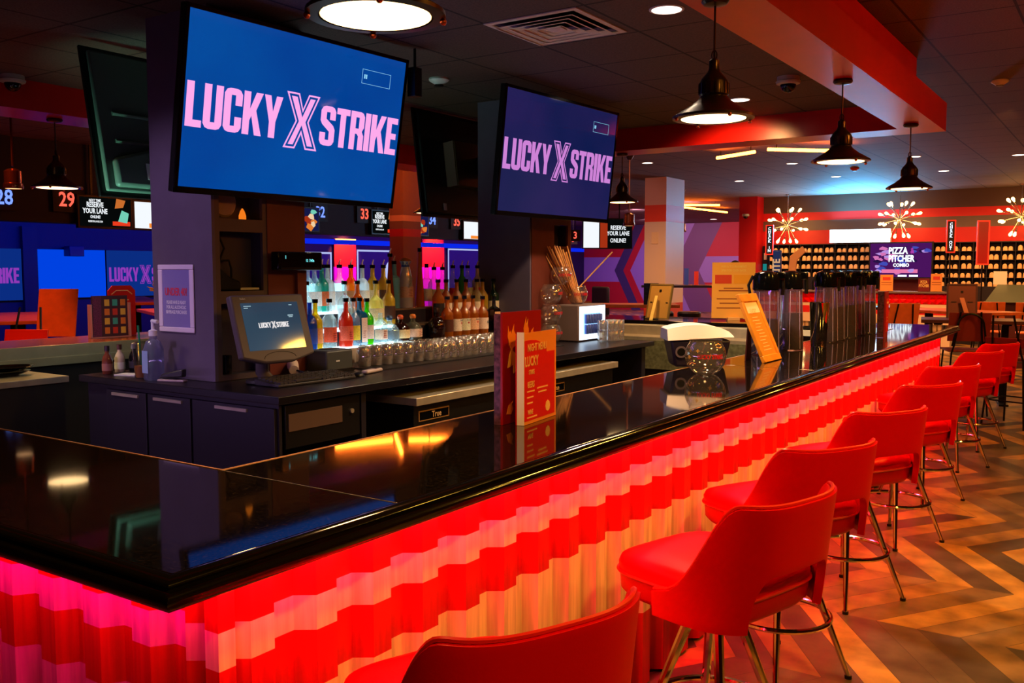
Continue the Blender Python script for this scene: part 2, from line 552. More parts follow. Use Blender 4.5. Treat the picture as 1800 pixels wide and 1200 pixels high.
floor = MB().quad((-18.5, -3, 0), (6, -3, 0), (6, 32.7, 0), (-18.5, 32.7, 0))
struct('floor', floor, floor_mat())
struct('ceiling', MB().box(-18.5, 6, -3, 32.7, 3.31, 3.4), ceiling_mat('outer_ceiling_tile', -1.37, 6.94, (118, 100, 92)))
struct('ceiling_inner', MB().box(-6.9, -1.6, 1.0, 8.4, 2.98, 3.02), ceiling_mat('inner_ceiling_tile', -2.467, 4.968, (98, 80, 72)))
for nm, bs in (('trim_1', [(-1.696, -1.38, .8, 8.655, 2.765, 3.0), (-1.696, -1.546, .8, 8.21, 3.0, 3.31)]),
               ('trim_2', [(-7.25, -1.696, 8.29, 8.655, 2.765, 3.0), (-7.25, -1.696, 8.29, 8.42, 3.0, 3.31)]),
               ('trim_3', [(-7.25, -6.80, .8, 8.29, 2.765, 3.0), (-7.1, -6.85, .8, 8.29, 3.0, 3.31)]),
               ('trim_4', [(-6.80, -1.696, .8, 1.2, 2.765, 3.0), (-6.80, -1.696, 1.0, 1.15, 3.0, 3.31)])):
    mb = MB()
    for q in bs: mb.box(*q)
    struct(nm, mb, SOFFIT)
struct('wall_left', MB().box(-18.7, -18.5, -3, 32.7, 0, 3.31), mat('lane_wall_paint', (26, 16, 60), .6))
struct('wall_back', MB().box(-18.5, -7.91, 32.7, 32.9, 0, 3.31), chevron_mat())
struct('wall_partition', MB().box(-7.91, -7.47, 21.5, 32.7, 0, 3.31), RED)
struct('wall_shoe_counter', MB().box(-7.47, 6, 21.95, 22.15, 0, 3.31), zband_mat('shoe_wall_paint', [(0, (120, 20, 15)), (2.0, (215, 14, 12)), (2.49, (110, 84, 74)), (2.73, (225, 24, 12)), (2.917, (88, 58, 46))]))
struct('wall_right', MB().box(6, 6.2, -3, 22, 0, 3.31), mat('right_wall_paint', (120, 40, 25), .6))
struct('wall_front', MB().box(-18.7, 6.2, -3.2, -3, 0, 3.31), mat('front_wall_paint', (90, 30, 22), .6))
struct('trim_5', MB().box(-12.35, -12.1, -3, 17, 2.22, 3.31), mat('lane_header_paint', (12, 12, 52), .6))
# free-standing columns
colm = zband_mat('striped_column_paint', [(0, (200, 70, 36)), (.95, (232, 212, 192)), (2.48, (235, 70, 50)), (2.79, (226, 180, 156))], .5)
struct('column', MB().box(-7.74, -7.30, 16.0, 16.83, 0, 3.31), colm)
colm2 = zband_mat('grey_striped_column_paint', [(0, (120, 66, 52)), (2.12, (170, 24, 30)), (2.25, (120, 84, 88)), (2.36, (200, 150, 160)), (2.46, (130, 90, 100))], .5)
struct('column', MB().box(-10.12, -9.83, 11.45, 11.9, 0, 3.31), colm2)
struct('column', MB().box(-18.49, -18.40, 9.87, 10.16, 0, 2.45), mat('lane_pilaster_paint', (34, 26, 60), .6))
GREY = mat('purple_grey_column_paint', (104, 92, 110), .45, noise=.08, nscale=8)
BROWN = mat('brown_cabinet_laminate', (96, 82, 76), .4, noise=.1, nscale=6)
WOODR = mat('brown_column_laminate', (112, 52, 40), .4, noise=.12, nscale=5)
DARKIN = mat('dark_niche_lining', (60, 52, 66), .5)
# island columns, with open shelf niches on the aisle side
def island_column(y0, y1, niches, yf0, yf1):
    """grey box column; its aisle side is a shelf front with niches between yf0 and yf1"""
    z0 = .992
    mb = MB().box(-4.60, -4.19, y0, y1, z0, 2.98)
    mb.box(-4.19, -4.08, y0, y0 + .02, z0, 2.98)
    struct('column', mb, GREY)
    return mb
island_column(3.20, 3.86, 0, 0, 0)
island_column(6.32, 6.98, 0, 0, 0)
def shelf_front(y0, y1, ny0, ny1, zs, lab, plain):
    t = thing('shelf_niche_cabinet', lab, 'cabinet', (-4.08, y0, .992), 0, 'shelf cabinets built into the island columns')
    H = 2.98 - .992 - .003
    f = MB()
    f.box(-.02, 0, 0, ny0, 0, H); f.box(-.02, 0, ny1, y1 - y0, 0, H)
    prev = 0
    for a, b in zs + [(H, H)]:
        if a > prev: f.box(-.02, 0, ny0, ny1, prev, a)
        prev = b
    f.build('frame', BROWN if not plain else WOODR, t)
    p = MB().box(0.001, .006, (ny1 + .03) if not plain else .0, (y1 - y0) if not plain else ny0 - .03, .0, H)
    p.build('side_panel', WOODR, t)
    for a, b in zs:
        MB().box(-.105, -.021, ny0, ny1, a - .01, a).box(-.105, -.1, ny0, ny1, a, b).box(-.105, -.021, ny0 - .01, ny0, a, b).box(-.105, -.021, ny1, ny1 + .01, a, b).build('niche', DARKIN, t)
    return t
shelf_front(3.22, 3.86, .03, .325, [(.03, .42), (.487, .81), (.88, 1.21)], 'brown shelf cabinet with open niches behind the touch-screen register', False)
shelf_front(6.34, 6.98, .36, .585, [(.80, .98), (1.04, 1.27)], 'brown shelf cabinet with niches beside the bowl of long straws', True)

# ------------------------------------------------------------ the bar
def granite():
    m, nt, b = node_mat('black_granite')
    pos, x, y, z = world_xyz(nt)
    n = nt.nodes.new('ShaderNodeTexNoise'); n.inputs['Scale'].default_value = 160; n.inputs['Detail'].default_value = 3
    nt.links.new(pos, n.inputs['Vector'])
    cr = ramp(nt, [(.45, (10, 8, 8)), (.62, (24, 19, 17)), (.75, (50, 40, 34))], 'LINEAR')
    nt.links.new(n.outputs['Fac'], cr.inputs[0]); nt.links.new(cr.outputs[0], b.inputs['Base Color'])
    b.inputs['Roughness'].default_value = 0.045
    b.inputs['IOR'].default_value = 1.62
    return m
GRAN = granite()
PANEL = zband_mat('striped_corrugated_panel', [(0, (205, 12, 10)), (.30, (240, 218, 176)), (.66, (205, 12, 10)), (.79, (240, 218, 176)), (.868, (205, 12, 10))], .38, hi=1.2, streak=.16)
BX0, BX1, BY0, BY1, BT = -1.985, -1.375, .975, 9.56, 1.067
bar = thing('bar_counter', 'long black granite bar counter with a red and white striped corrugated front', 'bar counter', (-1.6, 4, 0))
def P_(o):  # keep world coordinates under a moved empty
    o.location = -Vector(o.parent.location)
    return o
def slab(x0, x1, y0, y1, nm='counter_top', b=.004):
    return P_(MB().box(x0, x1, y0, y1, BT - .035, BT).build(nm, GRAN, bar, bevel=b))
slab(BX0, BX1, 1.572, 4.9); slab(BX0, BX1, 4.903, BY1)
slab(-5.9, BX1, BY0, 1.5693)
slab(-5.6, BX0 - .003, 8.72, BY1)
EDGE_LIGHT = mat('painted_edge_light', (196, 150, 124), .35)  # pale strip painting in the light line reflected along the slab's back edge
P_(MB().box(BX0 - .006, BX0 - .0005, 1.572, 8.71, BT - .03, BT + .0015).box(-5.9, BX0 - .006, 1.5705, 1.577, BT - .03, BT + .0015).build('inner_edge_light_line', EDGE_LIGHT, bar))
P_(MB().box(BX0, BX1, 1.5693, 1.5717, BT - .002, BT + .0006).build('slab_seam', mat('grey_slab_seam', (120, 112, 110), .4), bar))
def nosing(path):
    """rounded double-bead front edge, mitred at the corner"""
    prof = [(0, 0), (.012, 0), (.021, -.006), (.024, -.013), (.018, -.019), (.026, -.024), (.034, -.034), (.034, -.046), (.026, -.056), (.012, -.062), (0, -.062)]
    mb = MB(); v = []; f = []
    n = len(path)
    for i, (p, d) in enumerate(path):
        for a, b in prof:
            v.append((p[0] + d[0] * a, p[1] + d[1] * a, BT + b))
    k = len(prof)
    for i in range(n - 1):
        for j in range(k):
            j2 = (j + 1) % k
            f.append((i * k + j, i * k + j2, (i + 1) * k + j2, (i + 1) * k + j))
    f.append(tuple(range(k))); f.append(tuple(reversed(range((n - 1) * k, n * k))))
    return mb.add(v, f)
o = nosing([((-5.9, BY0), (0, -1)), ((BX1, BY0), (1, -1)), ((BX1, BY1), (1, 1)), ((-5.6, BY1), (0, 1))]).build('edge_nosing', mat('polished_black_nosing', (12, 9, 8), .12, coat=.6), bar, ang=50)
P_(o)
def corrugated(p0, p1, out, name):
    """upright pleated sheet from p0 to p1, pleats standing out along `out`"""
    a = Vector(p0); b = Vector(p1); L = (b - a).length; d = (b - a) / L; nrm = Vector(out)
    per = .186; dep = .042
    pts = []; s = 0.0
    while s < L:
        for fr, h in ((0, 0), (.16, 1), (.5, 1), (.66, 0)):
            q = s + fr * per
            if q < L: pts.append(a + d * q + nrm * (h * dep))
        s += per
    pts.append(b)
    v = []; f = []
    for p in pts:
        v.append((p.x, p.y, .012)); v.append((p.x, p.y, 1.005))
    for i in range(len(pts) - 1):
        f.append((2 * i, 2 * i + 2, 2 * i + 3, 2 * i + 1))
    o = MB().add(v, f).build(name, PANEL, bar, smooth=False)
    P_(o)
    return o
corrugated((-1.53, 1.21), (-1.53, 9.45), (1, 0), 'front_panel')
corrugated((-5.9, 1.20), (-1.53, 1.20), (0, -1), 'front_panel')
P_(MB().box(-1.53, -1.488, 1.158, 1.20, .012, 1.005).build('corner_panel', PANEL, bar, smooth=False))
P_(MB().box(-1.56, -1.535, 1.2, 9.45, 0, 1.03).box(-5.9, -1.56, 1.21, 1.23, 0, 1.03).build('inner_panel', mat('bar_backing_board', (40, 14, 14), .6), bar))
STEEL = mat('brushed_stainless_steel', (205, 192, 168), .32, .65, noise=.15, nscale=12)
BLK = mat('black_plastic', (16, 15, 16), .35)
BLKG = mat('black_gloss_plastic', (8, 8, 9), .12)
P_(MB().box(-5.55, -2.0, 8.66, 8.71, .975, 1.028).build('fascia', mat('pale_bar_fascia', (205, 200, 185), .5), bar))
P_(MB().box(-5.55, -1.8, 8.9, 9.3, 0, 1.03).build('inner_panel', mat('grey_bar_backing', (88, 78, 80), .6), bar))
# glowing strips under the overhang
P_(MB().box(-1.470, -1.450, 1.05, 9.5, 1.016, 1.026).build('led_strip', glow('led_strip_red', (255, 60, 20), 3.0), bar))
P_(MB().box(-5.9, -1.53, 1.085, 1.10, 1.016, 1.026).build('led_strip', glow('led_strip_magenta', (255, 0, 160), 3.0), bar))

rear = thing('rear_bar_counter', 'rear bar run with a pale metal fascia facing the island', 'bar counter', (-6.3, 4, 0))
P_(MB().box(-6.95, -6.28, 1.62, 9.5, 1.03, 1.067).build('counter_top', mat('rear_bar_top', (150, 70, 40), .25), rear, bevel=.004))
P_(MB().box(-6.28, -6.25, 1.3, 9.5, .985, 1.066).build('fascia', mat('brass_steel_fascia', (190, 178, 140), .35, .8, noise=.1, nscale=9), rear))
P_(MB().box(-6.26, -6.23, 1.3, 9.5, .93, .984).build('lower_fascia', mat('brass_steel_fascia', (190, 178, 140), .35), rear))
P_(MB().box(-6.8, -6.3, 1.62, 9.5, 0, 1.03).build('body', mat('dark_bar_body', (22, 14, 16), .6), rear))
sh = thing('rear_work_shelf', 'steel topped work shelf on the left below the rear bar fascia', 'work shelf', (-6.0, 3, 0))
P_(MB().box(-6.24, -5.66, 1.4, 3.30, .875, .915).build('shelf_top', STEEL, sh, bevel=.003))
P_(MB().box(-6.22, -5.68, 1.4, 3.28, 0, .875).build('body', mat('dark_bar_body'), sh))

# ------------------------------------------------------------ bar stools
VIN = mat('red_vinyl', (216, 0, 4), .38, bump=.06, bscale=220, spec=.09)
PIPE = mat('red_vinyl_piping', (225, 24, 14), .3)
CHR = mat('chrome', (214, 205, 196), .1, 1.0)
def stool():
    t = thing('bar_stool', '', 'bar stool')
    # seat: rounded pad
    def ring(hx, hy, z, n=44, e=4.2, fx=-.008):
        out = []
        for k in range(n):
            a = 2 * PI * k / n
            c, s_ = math.cos(a), math.sin(a)
            out.append((hx * math.copysign(abs(c) ** (2 / e), c) + fx, hy * math.copysign(abs(s_) ** (2 / e), s_), z))
        return out
    def loft(rings):
        v = [p for r in rings for p in r]; n = len(rings[0]); f = []
        for i in range(len(rings) - 1):
            for k in range(n):
                k2 = (k + 1) % n
                f.append((i * n + k, i * n + k2, (i + 1) * n + k2, (i + 1) * n + k))
        f.append(tuple(reversed(range(n)))); f.append(tuple(range((len(rings) - 1) * n, len(rings) * n)))
        return MB().add(v, f)
    loft([ring(.20, .20, .585), ring(.222, .222, .592), ring(.238, .236, .61), ring(.242, .240, .665)]).build('seat_base', VIN, t, ang=50)
    loft([ring(.243, .241, .667), ring(.245, .243, .69), ring(.238, .236, .708), ring(.20, .20, .721), ring(.12, .12, .727), ring(.03, .03, .728)]).build('seat', VIN, t, ang=60)
    pr = ring(.246, .244, .667, 48)
    MB().tube(pr, .0055, 6, closed=True).build('seat_piping', PIPE, t)
    # wrap-around back shell: grid over angle (0 = rear centre) and height
    N = 44; rows = 12
    outer = []; inner = []
    A = 92
    def cross(an, s):
        """outline point at angle an (deg from rear) for height fraction s"""
        a = R(an)
        hx = .250 + .012 + .040 * s; hy = .250 + .008 + .020 * s
        c, s_ = math.cos(a), math.sin(a)
        e = 3.1
        return (hx * math.copysign(abs(c) ** (2 / e), c), hy * math.copysign(abs(s_) ** (2 / e), s_))
    def top(an):
        x = abs(an)
        if x < 46: return .952 - .006 * math.cos(R(x * 2))
        q = min((x - 46) / 46, 1)
        return .951 - .29 * (.75 * q * q * (3 - 2 * q) + .25 * q ** 2.2)
    def bot(an):
        x = abs(an)
        if x < 15: return .752
        if x < 34:
            q = (x - 15) / 19
            return .752 - (1 - math.sqrt(max(1 - q * q, 0))) * .150
        return .588
    v = []; f = []
    ths = [-A + 2 * A * i / N for i in range(N + 1)]
    # add dense steps by the cut-out
    ths = sorted(set(ths + [-36, -34.2, -33.8, -33, -31, -28, -24, -20, 20, 24, 28, 31, 33, 33.8, 34.2, 36]))
    for th in ths:
        b, tp = bot(th), top(th)
        for r in range(rows + 1):
            z = b + (tp - b) * r / rows
            s = max(0, (z - .588) / .36)
            x, y = cross(th, s)
            v.append((x + .01, y, z))
    n = rows + 1
    for i in range(len(ths) - 1):
        for r in range(rows):
            f.append((i * n + r, (i + 1) * n + r, (i + 1) * n + r + 1, i * n + r + 1))
    o = MB().add(v, f).build('backrest', VIN, t, ang=70)
    sol = o.modifiers.new('thick', 'SOLIDIFY'); sol.thickness = .026; sol.offset = 0
    bv = o.modifiers.new('bevel', 'BEVEL'); bv.width = .008; bv.segments = 3; bv.limit_method = 'ANGLE'; bv.angle_limit = R(50)
    tp = []
    for th in [-A + 2 * A * i / 60 for i in range(61)]:
        z = top(th); x, y = cross(th, (z - .588) / .36)
        tp.append((x + .01, y, z + .004))
    MB().tube(tp, .006, 6).build('back_piping', PIPE, t)
    # swivel plate and legs
    MB().cyl((0, 0, .545), .085, .045, 24).cyl((0, 0, .565), .15, .022, 24).build('swivel_plate', mat('dark_steel', (50, 44, 42), .3, .9), t)
    for k in range(4):
        a = R(45 + 90 * k)
        c, s_ = math.cos(a), math.sin(a)
        p0 = Vector((c * .055, s_ * .055, .57)); p1 = Vector((c * .270, s_ * .270, .012))
        lg = MB().tube([p0, p0.lerp(p1, .55), p1], .0185, 10, r_end=.0095).build('leg', CHR, t)
        MB().cyl((c * .271, s_ * .271, 0), .014, .014, 10).build('foot_cap', BLK, lg)
    rr = [(.20 * math.cos(2 * PI * k / 40), .20 * math.sin(2 * PI * k / 40), .235) for k in range(40)]
    MB().tube(rr, .0105, 8, closed=True).build('foot_ring', CHR, t)
    return t
S0 = stool()
STOOLS = [
 ((-1.125, 1.53), -22, 'red vinyl bar stool nearest the bar corner, only its back top showing'),
 ((-1.037, 2.67), -16, 'red vinyl bar stool second from the bar corner, whole back and seat pad showing'),
 ((-1.12, 3.56), -28, 'red vinyl bar stool third from the bar corner, level with the tall drinks menu'),
 ((-1.12, 4.59), -29, 'red vinyl bar stool fourth from the bar corner, its splayed chrome legs in view'),
 ((-1.13, 5.74), -30, 'red vinyl bar stool fifth from the bar corner'),
 ((-1.18, 6.89), -32, 'red vinyl bar stool sixth from the bar corner'),
 ((-1.17, 8.15), -27, 'red vinyl bar stool next to last at the far end of the row'),
 ((-1.15, 9.14), -28, 'red vinyl bar stool last in the row, at the far end of the bar'),
]
for i, ((x, y), rz, lab) in enumerate(STOOLS):
    if i == 0:
        S0.location = (x, y, 0); S0.rotation_euler.z = R(rz); S0['label'] = lab; S0['group'] = 'red bar stools along the bar'
    else:
        dup(S0, (x, y, 0), R(rz), lab)

# ------------------------------------------------------------ island counter
isl = thing('island_counter', 'black back-bar island counter carrying the bottles and the register', 'counter', (-4.2, 5.0, 0))
ISM = mat('black_laminate', (22, 19, 26), .3, noise=.2, nscale=14)
CAB = mat('dark_purple_cabinet', (26, 22, 34), .45)
P_(MB().box(-5.041, -3.359, 2.996, 7.16, 0.95, 0.99).build('counter_top', ISM, isl, bevel=.004))
P_(MB().box(-5.005, -3.785, 3.032, 7.12, 0, 0.95).box(-3.785, -3.4, 3.032, 3.05, 0, 0.95).box(-3.785, -3.4, 3.606, 3.642, 0, 0.95).box(-3.785, -3.4, 7.0, 7.07, 0, 0.95).build('cabinet_body', CAB, isl))
for x0, x1 in ((-4.04, -3.41), (-4.42, -4.05), (-4.80, -4.43)):
    d = P_(MB().box(x0 + .004, x1 - .004, 3.014, 3.032, .06, .925).build('door', CAB, isl, bevel=.002))
    MB().box((x0 + x1) / 2 - .12, (x0 + x1) / 2 + .12, 3.004, 3.014, .895, .910).build('handle', STEEL, d)
dr = P_(MB().box(-3.409, -3.395, 3.068, 3.588, 0.721, 0.936).build('drawer_front', BLK, isl, bevel=.002))
MB().box(-3.395, -3.39, 3.086, 3.453, 0.806, 0.891).build('metal_plate', mat('worn_metal_plate', (120, 96, 84), .45, .6), dr)
MB().lathe([(.012, 0), (.012, .01)], (0, 0, 0), 14, M=basis((-3.395, 3.525, .855), (0, 1, 0), (0, 0, 1))).build('lock', STEEL, dr)
P_(MB().box(-3.409, -3.373, 3.068, 3.588, 0.658, 0.681).box(-3.409, -3.395, 3.068, 3.588, 0.255, 0.631).build('drawer_rail', mat('dark_steel'), isl))
def fridge(y0, y1, lab, xf, zt):
    t = thing('undercounter_fridge', lab, 'refrigerator', (xf - .2, (y0 + y1) / 2, 0), 0, 'steel topped refrigerators under the island counter')
    P_(MB().box(-3.784, xf, y0, y1, zt - .045, zt).build('steel_top', STEEL, t, bevel=.003))
    P_(MB().box(-3.784, xf - .04, y0 + .02, y1 - .02, .05, zt - .046).build('body', BLK, t))
    n = 2 if y1 - y0 > 1 else 1
    w = (y1 - y0 - .06) / n
    for i in range(n):
        a = y0 + .03 + i * w
        d = P_(MB().box(xf - .04, xf - .02, a + .01, a + w - .01, .15, zt - .17).build('door', BLKG, t, bevel=.003))
        MB().box(xf - .02, xf + .005, a + w - .06, a + w - .04, .25, zt - .25).build('handle', STEEL, d)
    pl = P_(MB().box(xf - .04, xf - .034, y0 + .06, y0 + .34, zt - .145, zt - .085).build('badge', mat('badge_tan', (150, 110, 60), .4), t))
    a = P_(MB().box(xf - .034, xf - .0335, y0 + .066, y0 + .334, zt - .139, zt - .091).build('badge_face', BLKG, t))
    text('True', .05, mat('badge_ink', (200, 160, 110), .5), pl, basis((xf - .032, y0 + .22, zt - .116), (0, 1, 0), (0, 0, 1)), bold=.01, xs=.9)
    return t
fridge(3.97, 5.34, 'undercounter fridge with a tan badge left of the tall menu', -3.32, .873)
fridge(5.35, 6.46, 'undercounter fridge right of the tall menu, near the island end', -3.34, .873)

# ------------------------------------------------------------ televisions
BEZ = mat('tv_bezel_gloss', (6, 6, 8), .15)
LOGO = logo_mesh(1.0)
def tv_frame(c, yaw, tilt, W, H, sgn=1):
    """matrix: local X = screen right, local Y = screen up, Z = out of the screen"""
    u = Vector((-math.sin(yaw), math.cos(yaw), 0)) * sgn
    n = Vector((math.cos(yaw), math.sin(yaw), 0)) * sgn
    v = Vector((0, 0, math.cos(tilt))) + n * math.sin(tilt)
    return basis(c, u, v)
def screen_mat(name, c0, c1, es):
    m, nt, b = node_mat(name)
    tc = nt.nodes.new('ShaderNodeTexCoord')
    n = nt.nodes.new('ShaderNodeTexNoise'); n.inputs['Scale'].default_value = 1.2
    nt.links.new(tc.outputs['Object'], n.inputs['Vector'])
    cr = ramp(nt, [(.35, c0), (.65, c1)], 'LINEAR')
    nt.links.new(n.outputs['Fac'], cr.inputs[0])
    b.inputs['Base Color'].default_value = (0.005, 0.005, 0.006, 1)
    b.inputs['Roughness'].default_value = .06
    nt.links.new(cr.outputs[0], b.inputs['Emission Color'])
    b.inputs['Emission Strength'].default_value = es
    return m
def logo_tv(M, W, H, lab, smat, lmat, mount_to):
    t = thing('wall_television', lab, 'television')
    t.matrix_world = M
    MB().box(-W / 2, W / 2, -H / 2, H / 2, -.05, -.005).build('housing', BLK, t, bevel=.006)
    b = .022
    MB().box(-W / 2, W / 2, H / 2 - b, H / 2, -.005, .004).box(-W / 2, W / 2, -H / 2, -H / 2 + b * 1.5, -.005, .004).box(-W / 2, -W / 2 + b, -H / 2, H / 2, -.005, .004).box(W / 2 - b, W / 2, -H / 2, H / 2, -.005, .004).build('bezel', BEZ, t, bevel=.002)
    sc = MB().box(-W / 2 + b, W / 2 - b, -H / 2 + b * 1.5, H / 2 - b, -.005, 0).build('screen', smat, t)
    lw = W * .955
    mb = MB(); mb.v = [Vector((p.x * lw, p.y * lw - .01 * W, p.z + .0006)) for p in LOGO.v]; mb.f = LOGO.f; mb.m = LOGO.m
    mb.build('logo_lettering', lmat, sc, smooth=False)
    cx, cy = W * .335, H * .33; rw, rh = W * .075, H * .045
    q = MB()
    for a in ((-rw, rw, rh - .002, rh), (-rw, rw, -rh, -rh + .002), (-rw, -rw + .002, -rh, rh), (rw - .002, rw, -rh, rh)):
        q.box(cx + a[0], cx + a[1], cy + a[2], cy + a[3], .0004, .0012)
    q.box(cx - rw * .86, cx - rw * .78, cy - rh * .3, cy + rh * .3, .0004, .0014).box(cx - rw * .74, cx - rw * .66, cy - rh * .3, cy + rh * .3, .0004, .0014)
    q.build('input_box', glow('screen_input_white', (150, 220, 255), .9), sc, smooth=False)
    MB().box(-.25, .25, -.2, .2, -.09, -.05).build('mount_plate', mat('dark_steel'), t)
    return t
TVW = 1.58
M1 = tv_frame((-3.92, 3.72, 2.441), -.044, .168, 0, 0)
logo_tv(M1, TVW, TVW * .585, 'large television with a pink LUCKY X STRIKE logo on bright blue, on the near column', screen_mat('bright_blue_screen', (0, 62, 148), (0, 74, 158), 1.0), glow('logo_pink', (255, 170, 236), 1.0), None)
M2 = tv_frame((-3.748, 6.265, 2.449), -.047, .11, 0, 0)
logo_tv(M2, TVW, TVW * .585, 'television with a dim mauve LUCKY X STRIKE logo on dark blue, on the far column', screen_mat('dim_blue_screen', (14, 30, 84), (38, 34, 92), .8), glow('logo_mauve', (206, 130, 214), 1.0), None)
for nm, M, x in (('wall_bracket', M1, -4.08), ('wall_bracket', M2, -4.08)):
    c = M @ Vector((0, 0, -.09))
    b = MB().box(x - .0, c.x + .02, c.y - .12, c.y + .12, c.z - .10, c.z + .10)
    o = b.build('television_wall_bracket', mat('dark_steel'), None)
    tag(o, 'dark steel wall bracket behind the %s television' % ('bright blue' if M is M1 else 'dim mauve'), 'bracket')
# televisions seen from behind, on the far sides of the columns
def back_tv(M, W, H, lab, shiny):
    t = thing('rear_facing_television', lab, 'television')
    t.matrix_world = M
    hm = mat('grey_green_tv_back', (96, 118, 108), .45, bump=.05, bscale=300) if shiny else mat('matt_black_tv_back', (10, 10, 11), .6)
    MB().box(-W / 2, W / 2, -H / 2, H / 2, -.02, 0).build('bezel', BLK, t, bevel=.004)
    MB().box(-W / 2 + .03, W / 2 - .03, -H / 2 + .03, H / 2 - .03, 0.0, .006).build('screen', mat('television_black_glass', (4, 5, 10), .06), t)
    b = MB().box(-W / 2 + .035, W / 2 - .035, -H / 2 + .03, H / 2 - .03, -.05, -.02)
    b.build('back_cover', hm, t, bevel=.012)
    if shiny:
        # raised lower housing with sloping shoulder, two ribs, socket and badge
        MB().prism([(-W / 2 + .08, -H / 2 + .05), (W / 2 - .08, -H / 2 + .05), (W / 2 - .08, -H / 2 + .22), (W / 2 - .35, -H / 2 + .30), (-W / 2 + .35, -H / 2 + .30), (-W / 2 + .08, -H / 2 + .22)], -.10, -.05, M=None).build('lower_housing', hm, t, bevel=.02)
        MB().box(-W / 2 + .5, W / 2 - .46, -H / 2 + .07, -H / 2 + .25, -.14, -.10).build('battery_hump', hm, t, bevel=.03)
        for k in range(2):
            MB().tube([(W / 2 - .75, -.02 + k * .17 - .1, -.052), (W / 2 - .13, -.02 + k * .17 - .1, -.052)], .012, 8).build('rib', hm, t)
        MB().box(W / 2 - .32, W / 2 - .28, -H / 2 + .1, -H / 2 + .2, -.105, -.10).build('rating_label', mat('white_label', (235, 238, 240), .5), t)
        MB().box(W / 2 - .85, W / 2 - .72, -.35, .30, -.11, -.05).build('vesa_rail', mat('steel_grey_rail', (140, 150, 142), .4, .5), t)
    else:
        MB().box(-W / 2 + .3, W / 2 - .35, -.20, .19, -.17, -.05).build('mount_box', mat('tarnished_brass_box', (96, 76, 44), .35, .6), t, bevel=.004)
        MB().box(W / 2 - .36, W / 2 - .34, -.20, .19, -.16, -.05).build('box_edge', mat('tan_box_edge', (150, 110, 96), .4, .5), t)
        MB().box(W / 2 - .30, W / 2 - .26, -H / 2 + .06, -H / 2 + .12, -.055, -.05).build('rating_label', mat('white_label', (235, 238, 240), .5), t)
    return t
BT_W = 1.5
Mb1 = basis((-5.19, 3.95, 2.475), (0, -1, 0), (-math.sin(.19), 0, math.cos(.19)))
back_tv(Mb1, BT_W, BT_W * .61, 'grey-green back of a television on the far side of the near column', True)
Mb2 = basis((-5.1, 6.86, 2.505), (0, -1, 0), (-math.sin(.12), 0, math.cos(.12)))
back_tv(Mb2, BT_W, BT_W * .62, 'black back of a television with a brass coloured box, left of the far column', False)
for lab, M in (('near', Mb1), ('far', Mb2)):
    c = M @ Vector((0, 0, -.05))
    o = MB().box(c.x - .0, -4.78, c.y - .1, c.y + .1, c.z - .08, c.z + .08).build('television_wall_bracket', mat('dark_steel'), None)
    tag(o, 'dark bracket holding the rear-facing television on the %s column' % lab, 'bracket')

# ------------------------------------------------------------ ceiling fittings
BRZ = mat('dark_bronze_metal', (60, 40, 34), .28, .85)
SHI = mat('shade_inner_white', (240, 220, 180), .5)
LAMP = glow('pendant_lens_glow', (255, 206, 140), 5.0)
def pendant(d=.32, drop=.42, lab=''):
    """origin at the centre of the shade rim; canopy `drop` above"""
    t = thing('pendant_lamp', lab, 'pendant lamp')
    r = d / 2
    MB().lathe([(r * .82, .0), (r, .002), (r * 1.0, .012), (r * .93, .020), (r * .62, .052), (r * .40, .082), (r * .33, .098), (r * .33, .100)], seg=36, cap=False).build('shade', BRZ, t)
    MB().lathe([(r * .80, .002), (r * .5, .035), (r * .3, .06)], seg=30, cap=False).build('reflector', SHI, t)
    MB().lathe([(r * .79, .0015), (r * .79, .004)], seg=32).build('lens', LAMP, t)
    MB().lathe([(r * .33, .098), (r * .36, .105), (r * .36, .155), (r * .30, .175), (r * .17, .20), (r * .13, .215), (r * .13, .25), (r * .05, .262)], seg=24).build('socket_cap', BRZ, t)
    rb = MB()
    for k in range(18):
        a = 2 * PI * k / 18
        rb.box(r * .355, r * .375, -.003, .003, .107, .153, M=Matrix.Rotation(a, 4, 'Z'))
    rb.build('cooling_ribs', BRZ, t)
    for k in range(4):
        a = PI / 4 + PI / 2 * k
        MB().sphere((r * .97 * math.cos(a), r * .97 * math.sin(a), -.004), .009, 10, 6).build('thumb_screw', mat('copper_screw', (190, 90, 60), .3, .9), t)
    MB().tube([(0, 0, .255), (0, 0, drop - .02)], .005, 8).build('rod', BRZ, t)
    lp = [(.012 * math.cos(a), 0, .275 + .02 * math.sin(a)) for a in [2 * PI * k / 12 for k in range(12)]]
    MB().tube(lp, .003, 6, closed=True).build('hook', BRZ, t)
    MB().lathe([(.055, .0), (.06, -.012), (.05, -.024), (.02, -.030)], (0, 0, drop), 24).build('canopy', BRZ, t)
    return t
PEN = [
 ((-1.62, 1.79, 2.235), .353, 2.765, 'large close-up bronze pendant lamp cut by the top of the frame, above the near television'),
 ((-1.557, 3.89, 2.252), .353, 2.765, 'bronze pendant lamp on a rod below the red soffit, brightest lens near the ceiling camera'),
 ((-1.546, 5.96, 2.262), .353, 2.765, 'bronze pendant lamp hanging from the middle of the red soffit over the bar'),
 ((-1.546, 8.06, 2.246), .353, 2.765, 'bronze pendant lamp hanging from the far end of the red soffit'),
 ((-4.36, 8.48, 2.273), .33, 2.765, 'bronze pendant lamp hanging in front of the far striped column'),
 ((-7.03, 4.06, 2.23), .375, 2.765, 'bronze pendant lamp on the left below the rear soffit, beside the grey television back'),
 ((-6.90, 8.48, 2.251), .33, 2.765, 'bronze pendant lamp half hidden behind the black television back'),
]
